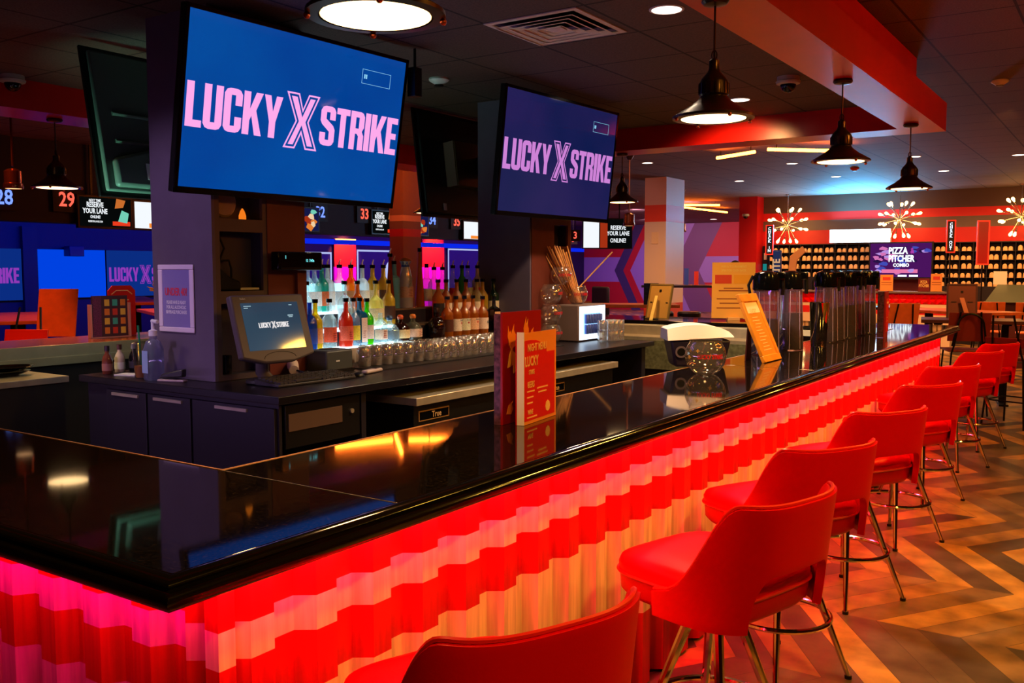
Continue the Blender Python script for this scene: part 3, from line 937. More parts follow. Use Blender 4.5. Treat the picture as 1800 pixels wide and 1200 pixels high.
for p, d, zt, lab in PEN:
    t = pendant(d, zt - p[2], lab); t.location = p; t['group'] = 'bronze pendant lamps round the bar'
    spot('lamp_light', (p[0], p[1], p[2] - .03), (p[0], p[1], 0), 60, (255, 186, 110), 130, .7, .10)
CANS = [((-2.13, 4.64), 2.98, 0.094), ((-2.74, 7.40), 2.98, 0.094), ((-4.69, 15.12), 3.31, 0.099), ((-6.61, 13.74), 3.31, 0.099), ((-6.47, 17.55), 3.31, 0.099), ((-2.84, 17.74), 3.31, 0.099),
        ((-2.86, 15.26), 3.31, 0.099), ((-4.67, 17.71), 3.31, 0.099), ((-1.52, 15.90), 3.31, 0.099), ((-11.07, 12.77), 3.31, 0.132), ((-12.13, 30.47), 3.31, 0.132), ((-8.83, 26.50), 3.31, 0.132)]
def can(x, y, z, r, lab):
    t = thing('recessed_downlight', lab, 'downlight', (x, y, z), 0, 'recessed ceiling downlights')
    MB().lathe([(r, 0), (r, -.004), (r * .86, -.006), (r * .84, -.002)], seg=28, cap=False).build('trim_ring', mat('white_trim_ring', (225, 225, 222), .5), t)
    MB().lathe([(r * .85, -.003), (r * .85, -.001)], seg=28).build('lens', glow('downlight_glow', (255, 232, 210), 6.0), t)
CL = ['large recessed downlight at the top of the picture, right of the air vent', 'recessed downlight in the dark inner ceiling behind the second pendant', 'recessed downlight on the far ceiling left of the middle pendant',
      'recessed downlight on the far ceiling above the striped column', 'small recessed downlight just left of the red partition top', 'recessed downlight above the check out sign', 'recessed downlight beside the rod of the farthest soffit pendant',
      'recessed downlight above the bright white light box', 'recessed downlight at the right edge of the far ceiling', 'orange tinted recessed downlight between the two televisions', 'tiny recessed downlight above the chevron wall', 'tiny recessed downlight over the tables before the chevron wall']
for (p, z, r), lab in zip(CANS, CL):
    can(p[0], p[1], z, r, lab)
vent = thing('air_vent', 'square cream air vent with nested louvres in the inner ceiling', 'air vent', (-2.81, 4.63, 2.98))
VM = mat('cream_vent_metal', (248, 232, 212), .45)
def sqring(mb, a, b, z0, z1):
    mb.add([(-a, -a, z0), (a, -a, z0), (a, a, z0), (-a, a, z0), (-b, -b, z1), (b, -b, z1), (b, b, z1), (-b, b, z1)], [(0, 1, 5, 4), (1, 2, 6, 5), (2, 3, 7, 6), (3, 0, 4, 7)])
mb = MB(); sqring(mb, .30, .27, -.006, -.008); sqring(mb, .30, .30, 0, -.006); sqring(mb, .27, .265, -.008, -.002)
mb.build('frame', VM, vent)
for k, a in enumerate((.255, .20, .145, .09)):
    mb = MB(); sqring(mb, a, a - .05, -.022, -.002); sqring(mb, a, a - .006, -.022, -.024)
    mb.build('louvre', VM, vent)
MB().box(-.265, .265, -.265, .265, -.0015, -.0005).build('dark_throat', BLK, vent)
MB().box(-.045, .045, -.045, .045, -.014, -.008).build('centre_plate', VM, vent)
def detector(x, y, z, lab, m):
    t = thing('smoke_detector', lab, 'smoke detector', (x, y, z), 0, 'smoke detectors on the ceiling')
    MB().lathe([(.072, 0), (.075, -.012), (.066, -.022), (.036, -.040), (.034, -.046)], seg=26).build('body', m, t)
    MB().lathe([(.035, -.046), (.033, -.052)], seg=18).build('sensor', BLK, t)
detector(-4.256, 5.37, 2.98, 'white smoke detector on the inner ceiling between the two televisions', mat('white_detector_plastic', (225, 228, 226), .5))
detector(-1.09, 9.57, 3.31, 'cream smoke detector on the right-hand ceiling beside the soffit', mat('white_detector_plastic'))
detector(-4.02, 16.4, 3.31, 'red smoke detector on the far ceiling below the middle pendant', mat('red_detector_plastic', (200, 30, 40), .5))
def camera_dome(x, y, z, lab):
    t = thing('security_camera', lab, 'security camera', (x, y, z), 0, 'dome security cameras')
    MB().lathe([(.078, 0), (.08, -.03), (.088, -.034), (.082, -.05), (.06, -.056)], seg=28).build('housing', mat('beige_camera_housing', (190, 182, 160), .45), t)
    MB().sphere((0, 0, -.058), .056, 24, 12).build('dome', mat('smoked_dome', (12, 12, 16), .06), t)
camera_dome(-2.13, 6.73, 2.98, 'dome security camera on the inner ceiling beside the red soffit')
camera_dome(-6.72, 3.58, 2.98, 'dome security camera at the left edge of the picture')
camera_dome(-7.72, 21.41, 2.90, 'dome security camera on the red partition')
o = MB().box(-3.845, -3.78, 4.53, 4.60, 2.68, 2.86).box(-3.82, -3.80, 4.56, 4.57, 2.86, 2.98).build('ceiling_speaker', BLK, None, bevel=.004)
tag(o, 'small black box speaker hanging by the right edge of the near television', 'speaker')
# neon tubes on the far ceiling
NEON = glow('orange_neon_tube', (255, 116, 30), 48.0)
def neon(p, q, lab, z=3.20):
    t = thing('neon_tube', lab, 'neon light', ((p[0] + q[0]) / 2, (p[1] + q[1]) / 2, z), 0, 'orange neon tubes zigzagging under the ceiling')
    a = Vector((p[0], p[1], 0)) - Vector((t.location.x, t.location.y, 0)); b = -a
    MB().tube([a, b], .022, 8).build('tube', NEON, t)
    for s in (.8, -.8):
        MB().tube([a * s, a * s + Vector((0, 0, .09))], .006, 6).build('hanger', BLK, t)
    L = (Vector(p) - Vector(q)).length
    return L
NEONS = [((-5.08, 12.86), (-4.39, 12.48), 'short orange neon tube left of the middle pendant'), ((-4.15, 12.31), (-3.26, 13.19), 'long orange neon tube passing behind the middle pendant'),
         ((-9.66, 21.64), (-8.72, 22.30), 'far orange neon tube right of the striped column'), ((-9.83, 22.41), (-9.66, 25.28), 'far slanting orange neon tube beneath the first one'),

         ((-9.85, 9.88), (-9.51, 10.78), 'orange neon tube mirrored in the bar top, left piece'), ((-9.73, 11.1), (-8.26, 9.62), 'orange neon tube mirrored in the bar top, slanting piece'), ((-9.3, 10.92), (-8.45, 11.67), 'orange neon tube mirrored in the bar top, right piece'),
         ((.6, 5.0), (1.5, 6.6), 'added unseen neon tube over the aisle beside the bar, first piece'), ((1.5, 6.8), (.7, 8.6), 'added unseen neon tube over the aisle beside the bar, second piece')]  # out-of-frame pair added to light the ceiling and soffit face
for p, q, lab in NEONS:
    neon(p, q, lab)

BOT = [
 (-4.560, 4.339, 1.31, 'A', 'clear', 'white', 'spout', 1.00, 'clear bottle with a pour spout half hidden behind the register'),
 (-4.560, 4.401, 1.31, 'A', 'clear', 'white', 'spout', 1.00, 'clear bottle with a white neck label, back row, first right of the register'),
 (-4.560, 4.469, 1.31, 'A', 'teal', 'orange', 'spout', 1.00, 'teal bottle with an orange label in the back row'),
 (-4.560, 4.522, 1.31, 'C', 'milk', 'white', 'spout', 1.00, 'milky white bottle with a pour spout in the back row'),
 (-4.560, 4.636, 1.31, 'A', 'clear', 'dot', 'spout', 1.00, 'tall clear bottle with a red dot label, tallest spout left of the red wall panel'),
 (-4.560, 4.748, 1.31, 'A', 'amber', 'tan', 'spout', 1.00, 'amber whiskey bottle in the back row in front of the red wall panel'),
 (-4.560, 4.863, 1.31, 'C', 'milk', 'white', 'spout', 1.00, 'frosted white bottle in the back row before the navy mural'),
 (-4.560, 4.970, 1.31, 'A', 'gold', 'cream', 'spout', 1.00, 'slim golden bottle with a gold neck foil in the back row'),
 (-4.560, 5.086, 1.31, 'A', 'gold', 'brown', 'spout', 1.00, 'golden bottle with a wide dark brown label in the back row'),
 (-4.560, 5.161, 1.31, 'T', 'rust', 'none', 'spout', 1.28, 'tall slim rust coloured bottle beside the grey striped column'),
 (-4.560, 5.205, 1.31, 'F', 'cyan', 'none', 'spout', 1.10, 'pale icy blue frosted tall bottle'),
 (-4.560, 5.335, 1.31, 'V', 'pearl', 'script', 'crown', 1.25, 'fat pearl white bottle with a blue and white crown top'),
 (-4.560, 5.502, 1.31, 'T', 'honey', 'none', 'cap', 1.40, 'very tall slim honey coloured liqueur bottle'),
 (-4.560, 5.585, 1.31, 'F', 'clear', 'white', 'cap', 1.00, 'square shouldered clear bottle right of the tall honey one'),
 (-4.560, 5.676, 1.31, 'A', 'clear', 'white', 'spout', 0.95, 'clear bottle with a pour spout before the magenta panel'),
 (-4.560, 5.784, 1.31, 'A', 'clear', 'white', 'spout', 0.95, 'second clear bottle with a pour spout before the magenta panel'),
 (-4.560, 5.918, 1.31, 'A', 'clear', 'redl', 'spout', 1.00, 'clear bottle with a red label, left of the green topped one'),
 (-4.560, 6.040, 1.31, 'A', 'green', 'none', 'spout', 1.00, 'green bottle with a dark red neck in the back row'),
 (-4.560, 6.117, 1.31, 'A', 'clear', 'white', 'spout', 1.00, 'clear bottle with a white neck label right of the green one'),
 (-4.560, 6.253, 1.31, 'A', 'pale', 'redl', 'spout', 1.00, 'pale bottle with a red collar and a gold spout'),
 (-4.560, 6.400, 1.31, 'A', 'dkgreen', 'green', 'spout', 1.00, 'dark green bottle before the far column'),
 (-4.560, 6.502, 1.31, 'A', 'dark', 'yellow', 'cap', 1.00, 'dark bottle with a yellow label before the far column'),
 (-4.560, 6.605, 1.31, 'A', 'dark', 'brown', 'cork', 1.05, 'dark wine bottle with an orange foil top'),
 (-4.420, 4.191, 1.20, 'A', 'clear', 'peach', 'black', 1.00, 'clear bottle with a peach label close to the register'),
 (-4.420, 4.537, 1.20, 'C', 'clear', 'white', 'black', 1.00, 'round shouldered clear bottle in the middle row'),
 (-4.420, 4.663, 1.20, 'A', 'amber', 'tan', 'black', 1.00, 'amber bottle in the middle row'),
 (-4.420, 4.847, 1.20, 'R', 'pale', 'oval', 'black', 1.00, 'round bellied bottle with a big oval cream label'),
 (-4.420, 4.984, 1.20, 'A', 'gold', 'brown', 'black', 1.00, 'gold bottle behind the oval label one'),
 (-4.420, 5.551, 1.20, 'A', 'amber', 'darkl', 'black', 1.00, 'amber bottle with a black label in the middle row'),
 (-4.420, 5.650, 1.20, 'A', 'amber', 'cream', 'black', 1.00, 'amber bottle with a cream neck label in the middle row'),
 (-4.420, 5.787, 1.20, 'A', 'orange', 'cream', 'black', 1.00, 'orange whiskey bottle, left of the second cream labelled one'),
 (-4.420, 5.907, 1.20, 'A', 'orange', 'peach', 'black', 1.00, 'orange whiskey bottle with a peach label in the middle row'),
 (-4.420, 6.053, 1.20, 'A', 'pale', 'cream', 'black', 1.00, 'pale bottle with a tall cream label in the middle row'),
 (-4.420, 6.132, 1.20, 'A', 'yellow', 'none', 'black', 1.00, 'yellow bottle with embossed lettering in the middle row'),
 (-4.420, 6.286, 1.20, 'A', 'dkgreen', 'cream', 'black', 1.00, 'dark green bottle with a cream collar in the middle row'),
 (-4.420, 6.445, 1.20, 'A', 'dark', 'none', 'black', 1.00, 'black bottle in the middle row before the far column'),
 (-4.420, 6.565, 1.20, 'A', 'dark', 'none', 'black', 1.00, 'black bottle with a red collar, last in the middle row'),
 (-4.280, 4.082, 1.09, 'C', 'blue', 'bluel', 'none_', 1.00, 'cobalt blue labelled bottle at the register edge'),
 (-4.280, 4.130, 1.09, 'A', 'yellow', 'script2', 'black', 1.00, 'bottle filled with yellow syrup in the front row'),
 (-4.280, 4.254, 1.09, 'A', 'clear', 'redtext', 'black', 1.00, 'clear vodka bottle with a red printed name in the front row'),
 (-4.280, 4.404, 1.09, 'A', 'coral', 'redtext', 'black', 1.00, 'bottle of coral red liquor in the front row'),
 (-4.280, 4.473, 1.09, 'A', 'clear', 'yellow', 'black', 1.00, 'clear bottle with a small yellow label behind the blue square one'),
 (-4.280, 4.532, 1.09, 'Q', 'bluesq', 'gin', 'black', 1.00, 'square blue gin bottle with a tall cream label'),
 (-4.280, 4.604, 1.09, 'A', 'bright', 'gintag', 'black', 0.98, 'bright green gin bottle with a square cream label'),
 (-4.280, 4.739, 1.09, 'A', 'clear', 'creamw', 'none_', 0.70, 'low clear bottle with a wide cream band'),
 (-4.280, 4.832, 1.09, 'D', 'clear', 'ovalb', 'blue', 0.62, 'squat round tequila bottle with a blue stopper'),
 (-4.280, 4.946, 1.09, 'D', 'coffee', 'oval', 'orangecork', 0.62, 'squat brown bottle with an orange stopper and oval label'),
 (-4.280, 5.082, 1.09, 'D', 'smoke', 'creamw', 'ambercork', 0.62, 'squat smoky bottle with an amber stopper'),
 (-4.280, 5.355, 1.09, 'D', 'cola', 'none', 'dkcork', 0.74, 'wide ribbed dark brown whisky decanter'),
 (-4.280, 5.484, 1.09, 'A', 'amber', 'darktxt', 'black', 0.95, 'square whiskey bottle with a dark brown label in the front row'),
 (-4.280, 5.590, 1.09, 'A', 'amber', 'beam', 'black', 0.95, 'bourbon bottle with a cream label, left of three alike'),
 (-4.280, 5.698, 1.09, 'A', 'amber', 'beamg', 'black', 0.95, 'bourbon bottle with a cream and green label, middle of three alike'),
 (-4.280, 5.809, 1.09, 'A', 'amber', 'beamo', 'black', 0.95, 'bourbon bottle with a cream and orange label, right of three alike'),
 (-4.280, 5.938, 1.09, 'A', 'amber', 'sheep', 'black', 0.92, 'bottle with a cream label and a black round emblem'),
 (-4.280, 6.094, 1.09, 'Q', 'dark', 'creamb', 'black', 0.90, 'square black bottle with a peach label in the front row'),
]
# ------------------------------------------------------------ stepped, lit bottle shelves between the island columns
st = thing('stepped_bottle_shelf', 'three step liquor shelf glowing white at its left half, between the two island columns', 'bottle shelf', (-4.45, 5.1, .99))
SHG = glow('shelf_light_acrylic', (205, 240, 255), 5.0)
SHD = mat('dark_shelf_board', (30, 26, 30), .3)
for k, (x0, x1, z) in enumerate(((-4.35, -4.19, 1.088), (-4.49, -4.351, 1.198), (-4.64, -4.491, 1.308))):
    P_(MB().box(x0, x1, 3.90, 6.28, .992, z - .012).build('riser', SHD, st))
    P_(MB().box(x0, x1, 3.90, 5.0, z - .012, z).build('light_panel', SHG, st))
    P_(MB().box(x0, x1, 5.001, 6.28, z - .012, z).build('shelf_board', mat('amber_shelf_board', (90, 70, 52), .25), st))
P_(MB().box(-4.19, -4.185, 3.90, 4.75, .992, 1.088).build('front_trim', mat('pale_shelf_trim', (200, 180, 160), .4), st))
P_(MB().box(-4.66, -4.65, 3.90, 5.0, 1.31, 1.50).build('back_light', glow('shelf_back_glow', (190, 235, 255), 2.6), st))

def bottle_glass(name, rgb, alpha=.55, em=None):
    """coloured liquid behind clear glass: part see-through, part glowing through"""
    if name in MATS: return MATS[name]
    m = bpy.data.materials.new(name); m.use_nodes = True
    nt = m.node_tree; nt.nodes.clear()
    o = nt.nodes.new('ShaderNodeOutputMaterial')
    t = nt.nodes.new('ShaderNodeBsdfTransparent'); t.inputs[0].default_value = lin([min(255, c * 1.0 + 20) for c in rgb])
    d = nt.nodes.new('ShaderNodeBsdfTranslucent'); d.inputs[0].default_value = lin(rgb)
    d2 = nt.nodes.new('ShaderNodeBsdfDiffuse'); d2.inputs[0].default_value = lin(rgb)
    a = nt.nodes.new('ShaderNodeMixShader'); a.inputs[0].default_value = .5
    nt.links.new(d.outputs[0], a.inputs[1]); nt.links.new(d2.outputs[0], a.inputs[2])
    b = nt.nodes.new('ShaderNodeMixShader'); b.inputs[0].default_value = alpha
    nt.links.new(t.outputs[0], b.inputs[1]); nt.links.new(a.outputs[0], b.inputs[2])
    g = nt.nodes.new('ShaderNodeBsdfGlossy'); g.inputs['Roughness'].default_value = .05
    lw = nt.nodes.new('ShaderNodeLayerWeight'); lw.inputs['Blend'].default_value = .25
    mr = nt.nodes.new('ShaderNodeMapRange'); mr.inputs[3].default_value = .06; mr.inputs[4].default_value = .6
    nt.links.new(lw.outputs['Facing'], mr.inputs[0])
    c = nt.nodes.new('ShaderNodeMixShader')
    nt.links.new(mr.outputs[0], c.inputs[0]); nt.links.new(b.outputs[0], c.inputs[1]); nt.links.new(g.outputs[0], c.inputs[2])
    nt.links.new(c.outputs[0], o.inputs[0])
    MATS[name] = m
    return m
LIQ = {'clear': ((225, 245, 248), .18), 'teal': ((60, 190, 170), .5), 'milk': ((240, 250, 252), .75), 'amber': ((226, 130, 26), .5), 'gold': ((240, 200, 80), .45), 'rust': ((170, 60, 20), .6),
       'cyan': ((140, 215, 235), .8), 'pearl': ((236, 226, 226), .95), 'honey': ((230, 150, 26), .5), 'green': ((70, 190, 40), .55), 'pale': ((235, 225, 150), .4), 'dkgreen': ((24, 70, 26), .75),
       'dark': ((16, 14, 12), .9), 'orange': ((238, 150, 50), .5), 'yellow': ((250, 205, 30), .6), 'blue': ((30, 90, 190), .6), 'coral': ((235, 70, 40), .7), 'bluesq': ((30, 130, 170), .65),
       'bright': ((90, 215, 30), .6), 'coffee': ((56, 22, 14), .85), 'smoke': ((150, 150, 130), .45), 'cola': ((50, 20, 12), .85)}
def LG(k): return bottle_glass('bottle_%s_glass' % k, *LIQ[k])
LABC = {'white': (232, 236, 236), 'orange': (230, 110, 60), 'dot': (236, 232, 232), 'tan': (190, 130, 80), 'cream': (236, 214, 176), 'brown': (70, 36, 24), 'script': (232, 176, 150), 'redl': (190, 20, 30), 'green': (40, 120, 50),
        'yellow': (240, 210, 60), 'peach': (240, 180, 150), 'oval': (236, 206, 150), 'darkl': (28, 20, 18), 'bluel': (30, 60, 150), 'script2': (235, 150, 90), 'redtext': (232, 90, 60), 'gin': (238, 206, 190), 'gintag': (236, 206, 190),
        'creamw': (238, 204, 180), 'ovalb': (120, 150, 170), 'darktxt': (88, 40, 26), 'beam': (244, 222, 200), 'beamg': (232, 226, 190), 'beamo': (246, 190, 150), 'sheep': (244, 216, 196), 'creamb': (240, 180, 130)}
def bottle(x, y, z, typ, gl, lab, cap, s, desc):
    t = thing('liquor_bottle', desc, 'bottle', (x, y, z), random.uniform(-.2, .2), 'liquor bottles on the stepped shelf')
    h = .30 * s
    r = .047
    if typ == 'A': prof = [(r * .9, 0), (r, .006), (r, h * .57), (r * .94, h * .63), (r * .62, h * .71), (.0165, h * .78), (.0145, h * .96), (.0155, h * .965), (.0155, h)]
    elif typ == 'C': prof = [(r * .95, 0), (r * 1.05, .006), (r * 1.05, h * .52), (r * .98, h * .62), (r * .7, h * .70), (.016, h * .75), (.014, h * .96), (.016, h)]
    elif typ == 'F': prof = [(r * .85, 0), (r * .9, .006), (r * .92, h * .62), (r * .85, h * .68), (.02, h * .74), (.017, h * .97), (.018, h)]
    elif typ == 'T': prof = [(r * .75, 0), (r * .8, .006), (r * .72, h * .2), (r * .5, h * .5), (r * .34, h * .75), (.011, h * .97), (.013, h)]
    elif typ == 'V': prof = [(r * 1.1, 0), (r * 1.15, .01), (r * 1.2, h * .35), (r * 1.05, h * .55), (r * .72, h * .78), (r * .62, h * .84), (r * .85, h * .90), (r * .98, h * .93)]
    elif typ == 'R': prof = [(r * .8, 0), (r * 1.0, .01), (r * 1.2, h * .25), (r * 1.25, h * .42), (r * 1.05, h * .6), (r * .5, h * .68), (.015, h * .74), (.014, h * .97), (.015, h)]
    elif typ == 'Q': prof = [(r * 1.15, 0), (r * 1.2, .005), (r * 1.2, h * .66), (r * 1.0, h * .72), (.018, h * .78), (.015, h * .97), (.016, h)]
    else: prof = [(r * 1.1, 0), (r * 1.3, .008), (r * 1.42, h * .3), (r * 1.35, h * .52), (r * .9, h * .66), (.018, h * .72), (.017, h * .82), (.02, h * .84)]
    seg = 4 if typ == 'Q' else 16
    M = Matrix.Rotation(PI / 4, 4, 'Z') if typ == 'Q' else None
    MB().lathe(prof, seg=seg, M=M).build('bottle_body', LG(gl), t, bevel=.003 if typ == 'Q' else 0)
    if lab != 'none':
        lr = max(p[0] for p in prof) * (1.0 if typ != 'Q' else .72) + .0012
        z0, z1 = (h * .14, h * .46) if typ not in 'VR' else (h * .2, h * .42)
        lm = mat('label_' + lab, LABC[lab], .55, noise=.25, nscale=160)
        if typ == 'Q':
            lb = MB().box(lr - .001, lr + .0015, -r * .66, r * .66, h * .08, h * .62).build('label', lm, t)
        else:
            n = 12; v = []; f = []
            for k in range(n + 1):
                a = R(-95 + 190 * k / n)
                for zz in (z0, z1): v.append((lr * math.cos(a), lr * math.sin(a), zz))
            for k in range(n): f.append((2 * k, 2 * k + 2, 2 * k + 3, 2 * k + 1))
            lb = MB().add(v, f).build('label', lm, t)
        if lab in ('beam', 'beamg', 'beamo'):
            text('JIM BEAM', .013, mat('label_ink_dark', (40, 20, 16), .6), t, basis((lr + .002, 0, z1 - .012), (0, 1, 0), (0, 0, 1)), bold=.03)
            MB().lathe([(.007, 0), (.007, .001)], seg=12, M=basis((lr + .001, 0, z1 - .032), (0, 1, 0), (0, 0, 1))).build('wax_seal', mat('label_seal_red', (190, 40, 30), .5), t)
        elif lab == 'sheep':
            MB().lathe([(.012, 0), (.012, .001)], seg=14, M=basis((lr + .001, 0, z1 - .035), (0, 1, 0), (0, 0, 1))).build('round_emblem', mat('label_ink_dark', (40, 20, 16), .6), t)
        elif lab == 'dot':
            MB().lathe([(.016, 0), (.016, .001)], seg=14, M=basis((lr + .001, 0, z1 - .03), (0, 1, 0), (0, 0, 1))).build('red_dot', mat('label_seal_red', (190, 40, 30), .5), t)
        elif lab in ('redtext', 'gin', 'creamw', 'script'):
            mb = MB()
            for q in range(4):
                mb.box(lr, lr + .002, -.016 + .003 * (q % 2), .016 - .004 * (q % 3), z0 + .012 + q * .014, z0 + .016 + q * .014)
            mb.build('printed_lines', mat('label_print_red', (150, 40, 40), .5), t)
    bk = BLKG
    if cap in ('spout', 'black'):
        MB().cyl((0, 0, h - .004), .0195, .024, 14).build('pourer_collar', bk, t)
        if cap == 'spout':
            MB().tube([(0, 0, h + .018), (0, .0, h + .032), (.006, .006, h + .058)], .0075, 8, r_end=.004).build('pour_spout', mat('clear_plastic_spout', (215, 190, 195), .2), t)
    elif cap == 'cap':
        MB().cyl((0, 0, h), .016, .03, 12).build('cap', bk, t)
    elif cap == 'cork':
        MB().cyl((0, 0, h - .05), .0175, .06, 12).build('foil_top', mat('copper_foil', (214, 120, 70), .35, .5), t)
    elif cap == 'crown':
        q = MB()
        for k in range(8):
            a = 2 * PI * k / 8; a2 = 2 * PI * (k + 1) / 8; am = (a + a2) / 2; c = r * .64; e = r * .96
            q.add([(c * math.cos(a), c * math.sin(a), h * .84), (c * math.cos(a2), c * math.sin(a2), h * .84), (e * math.cos(am), e * math.sin(am), h * .925), (c * .9 * math.cos(am), c * .9 * math.sin(am), h * .84)], [(0, 1, 2), (0, 2, 3), (1, 3, 2)])
        q.lathe([(c + .001, h * .79), (c + .001, h * .845)], seg=16, cap=False)
        q.build('blue_crown', mat('royal_blue_foil', (24, 60, 150), .4), t)
        MB().lathe([(r * .98, h * .93), (r * .9, h * .95), (r * .5, h * .985), (.005, h)], seg=16).build('stopper', mat('copper_foil', (214, 120, 70), .35, .5), t)
        text('RumChata', .026, mat('label_ink_dark'), t, basis((r * 1.2 + .002, 0, h * .5), (0, .45, .9), (-.1, -.9, .45)), bold=.01)
    elif cap in ('blue', 'orangecork', 'ambercork', 'dkcork'):
        cc = {'blue': (60, 90, 130), 'orangecork': (230, 90, 40), 'ambercork': (225, 120, 40), 'dkcork': (50, 26, 18)}[cap]
        MB().lathe([(.012, h * .82), (.02, h * .85), (.024, h * .93), (.018, h), (.004, h * 1.02)], seg=14).build('stopper', mat('stopper_' + cap, cc, .3), t)
    return t
for row in BOT:
    x, y, z, typ, gl, lab, cap, s, desc = row
    bottle(x, y, z, typ, gl, lab, cap, s, desc)

# ------------------------------------------------------------ upturned glasses
GL = glass('clear_bar_glass', (255, 248, 240), 0, .98, .22, .10)
def tumbler(h=.115, r=.038):
    return MB().lathe([(r, 0), (r * 1.02, .004), (r * 1.0, h * .35), (r * .92, h * .7), (r * .72, h * .92), (r * .5, h), (0.001, h)], seg=14, cap=False).lathe([(r * .93, .003), (r * .9, h * .35), (r * .82, h * .7), (r * .62, h * .88), (.001, h * .9)], seg=14, cap=False)
t = tag(tumbler().build('upturned_glass', GL), 'clear glass standing upside down in the packed rows before the bottles', 'glass', 'packed rows of upturned glasses before the bottles')
first = True
for j in range(4):
    for i in range(23):
        x = -4.10 + j * .082; y = 4.36 + i * .085 + (j % 2) * .03 + random.uniform(-.006, .006)
        if j > 1 and y < 4.75: continue
        o = t if first else t.copy()
        if not first: COL.objects.link(o)
        first = False
        o.location = (x, y, .997)
        rw = ('last row, right against the bottles', 'third row from the counter edge', 'second row from the counter edge', 'long front row nearest the counter edge')[j]
        o['label'] = 'clear glass standing upside down in the ' + rw
        o['group'] = 'upturned glasses, ' + rw
gf = MB().lathe([(.036, 0), (.04, .004), (.046, .05), (.045, .10), (.034, .125), (.012, .132), (.001, .133)], seg=16, cap=False).lathe([(.033, .003), (.042, .05), (.041, .098), (.03, .118), (.001, .122)], seg=16, cap=False)
t2 = tag(gf.build('stemless_glass', GL), 'rounded upturned glass in the front row beside the receipt printer', 'glass', 'front row of rounded upturned glasses beside the printer')
for i in range(7):
    o = t2 if i == 0 else t2.copy()
    if i: COL.objects.link(o)
    o.location = (-3.93 + .012 * i, 4.20 + i * .088, .997)
    o['label'] = 'rounded upturned glass, %s from the receipt printer in the front row' % ('nearest', 'second', 'third', 'fourth', 'fifth', 'sixth', 'seventh')[i]
mt = MB().box(-4.16, -3.74, 4.12, 6.30, .991, .996)
tag(mt.build('bar_mat', mat('black_ribbed_bar_mat', (18, 17, 18), .5, bump=.3, bscale=300)), 'black ribbed bar mat under the upturned glasses', 'bar mat')
rg = MB().lathe([(.035, 0), (.038, .003), (.038, .085), (.036, .088), (.034, .085), (.033, .012), (.001, .01)], seg=14, cap=False)
t3 = rg.build('rocks_glass', GL); tag(t3, '', 'glass')
k = 0
for j in range(2):
    for i in range(3):
        for lv in range(2):
            o = t3 if k == 0 else t3.copy()
            if k: COL.objects.link(o)
            o.location = (-3.62 - j * .085, 6.98 - .02 + i * .082 - .10, .991 + lv * .0895); k += 1
            o['label'] = 'clear rocks glass, %s layer of the small stack by the can fridge' % ('upper' if lv else 'lower')
            o['group'] = 'stacked rocks glasses at the island end, %s layer' % ('upper' if lv else 'lower')

# ------------------------------------------------------------ register corner
reg = thing('touch_screen_register', 'dark grey touch-screen register showing a small LUCKY X STRIKE logo', 'cash register')
GRY = mat('charcoal_grey_plastic', (92, 84, 82), .45)
GR2 = mat('dark_grey_plastic', (46, 44, 46), .4)
RM = tv_frame((-3.75, 3.325, 1.292), -.085, -.306, 0, 0)
reg.matrix_world = RM
W, H = .46, .365
MB().prism([(-W / 2, -H / 2 + .03), (-W * .2, -H / 2 - .004), (W * .2, -H / 2 - .004), (W / 2, -H / 2 + .03), (W / 2, H / 2), (-W / 2, H / 2)], -.045, 0).build('monitor_body', GRY, reg, bevel=.01)
bz = MB().box(-W / 2 + .05, W / 2 - .05, -H / 2 + .065, H / 2 - .045, -.005, .002).build('screen', screen_mat('register_blue_grey_screen', (40, 66, 88), (62, 88, 108), .75), reg)
lm = MB(); lw = .19; lm.v = [Vector((p.x * lw + .0, p.y * lw + .015, p.z + .0026)) for p in LOGO.v]; lm.f = LOGO.f; lm.m = LOGO.m
lm.build('logo_lettering', glow('register_logo_white', (240, 235, 235), 1.0), bz, smooth=False)
q = MB()
for yy in (.118, .108): q.box(-.165, -.165 + (.045 if yy > .11 else .025), yy, yy + .004, .0025, .003)
q.box(.12, .14, .118, .123, .0025, .003).box(.10, .135, .06, .066, .0025, .003).box(.105, .13, .052, .056, .0025, .003)
q.build('menu_marks', glow('register_mark_white', (170, 200, 210), .9), bz, smooth=False)
text('Radiant', .014, mat('light_grey_print', (215, 215, 215), .5), reg, basis((-W / 2 + .07, H / 2 - .022, .001), (1, 0, 0), (0, 1, 0)), bold=.02)
arc = [(.10 * math.cos(a), -H / 2 + .018 + .035 * math.sin(a), .001) for a in [PI * k / 14 for k in range(15)]]
MB().tube(arc, .0018, 6).build('speaker_arc', BLK, reg)
MB().box(-W / 2 + .1, W / 2 - .1, -H / 2 + .05, H / 2 - .05, -.10, -.045).build('rear_housing', GR2, reg, bevel=.02)
RI = RM.inverted()
def in_reg(mb):
    mb.v = [RI @ p for p in mb.v]
    return mb
in_reg(MB().tube([(-3.83, 3.31, 1.16), (-3.86, 3.33, 1.05), (-3.84, 3.36, 1.0)], .035, 12)).build('stand_neck', GRY, reg)
in_reg(MB().lathe([(.10, 0), (.11, .008), (.105, .022), (.06, .03)], (-3.84, 3.36, .991), 28, sx=.9, sy=1.25)).build('stand_base', GR2, reg)
kb = thing('keyboard', 'black full-size keyboard lying before the register', 'keyboard', (-3.70, 3.50, .991), R(-3))
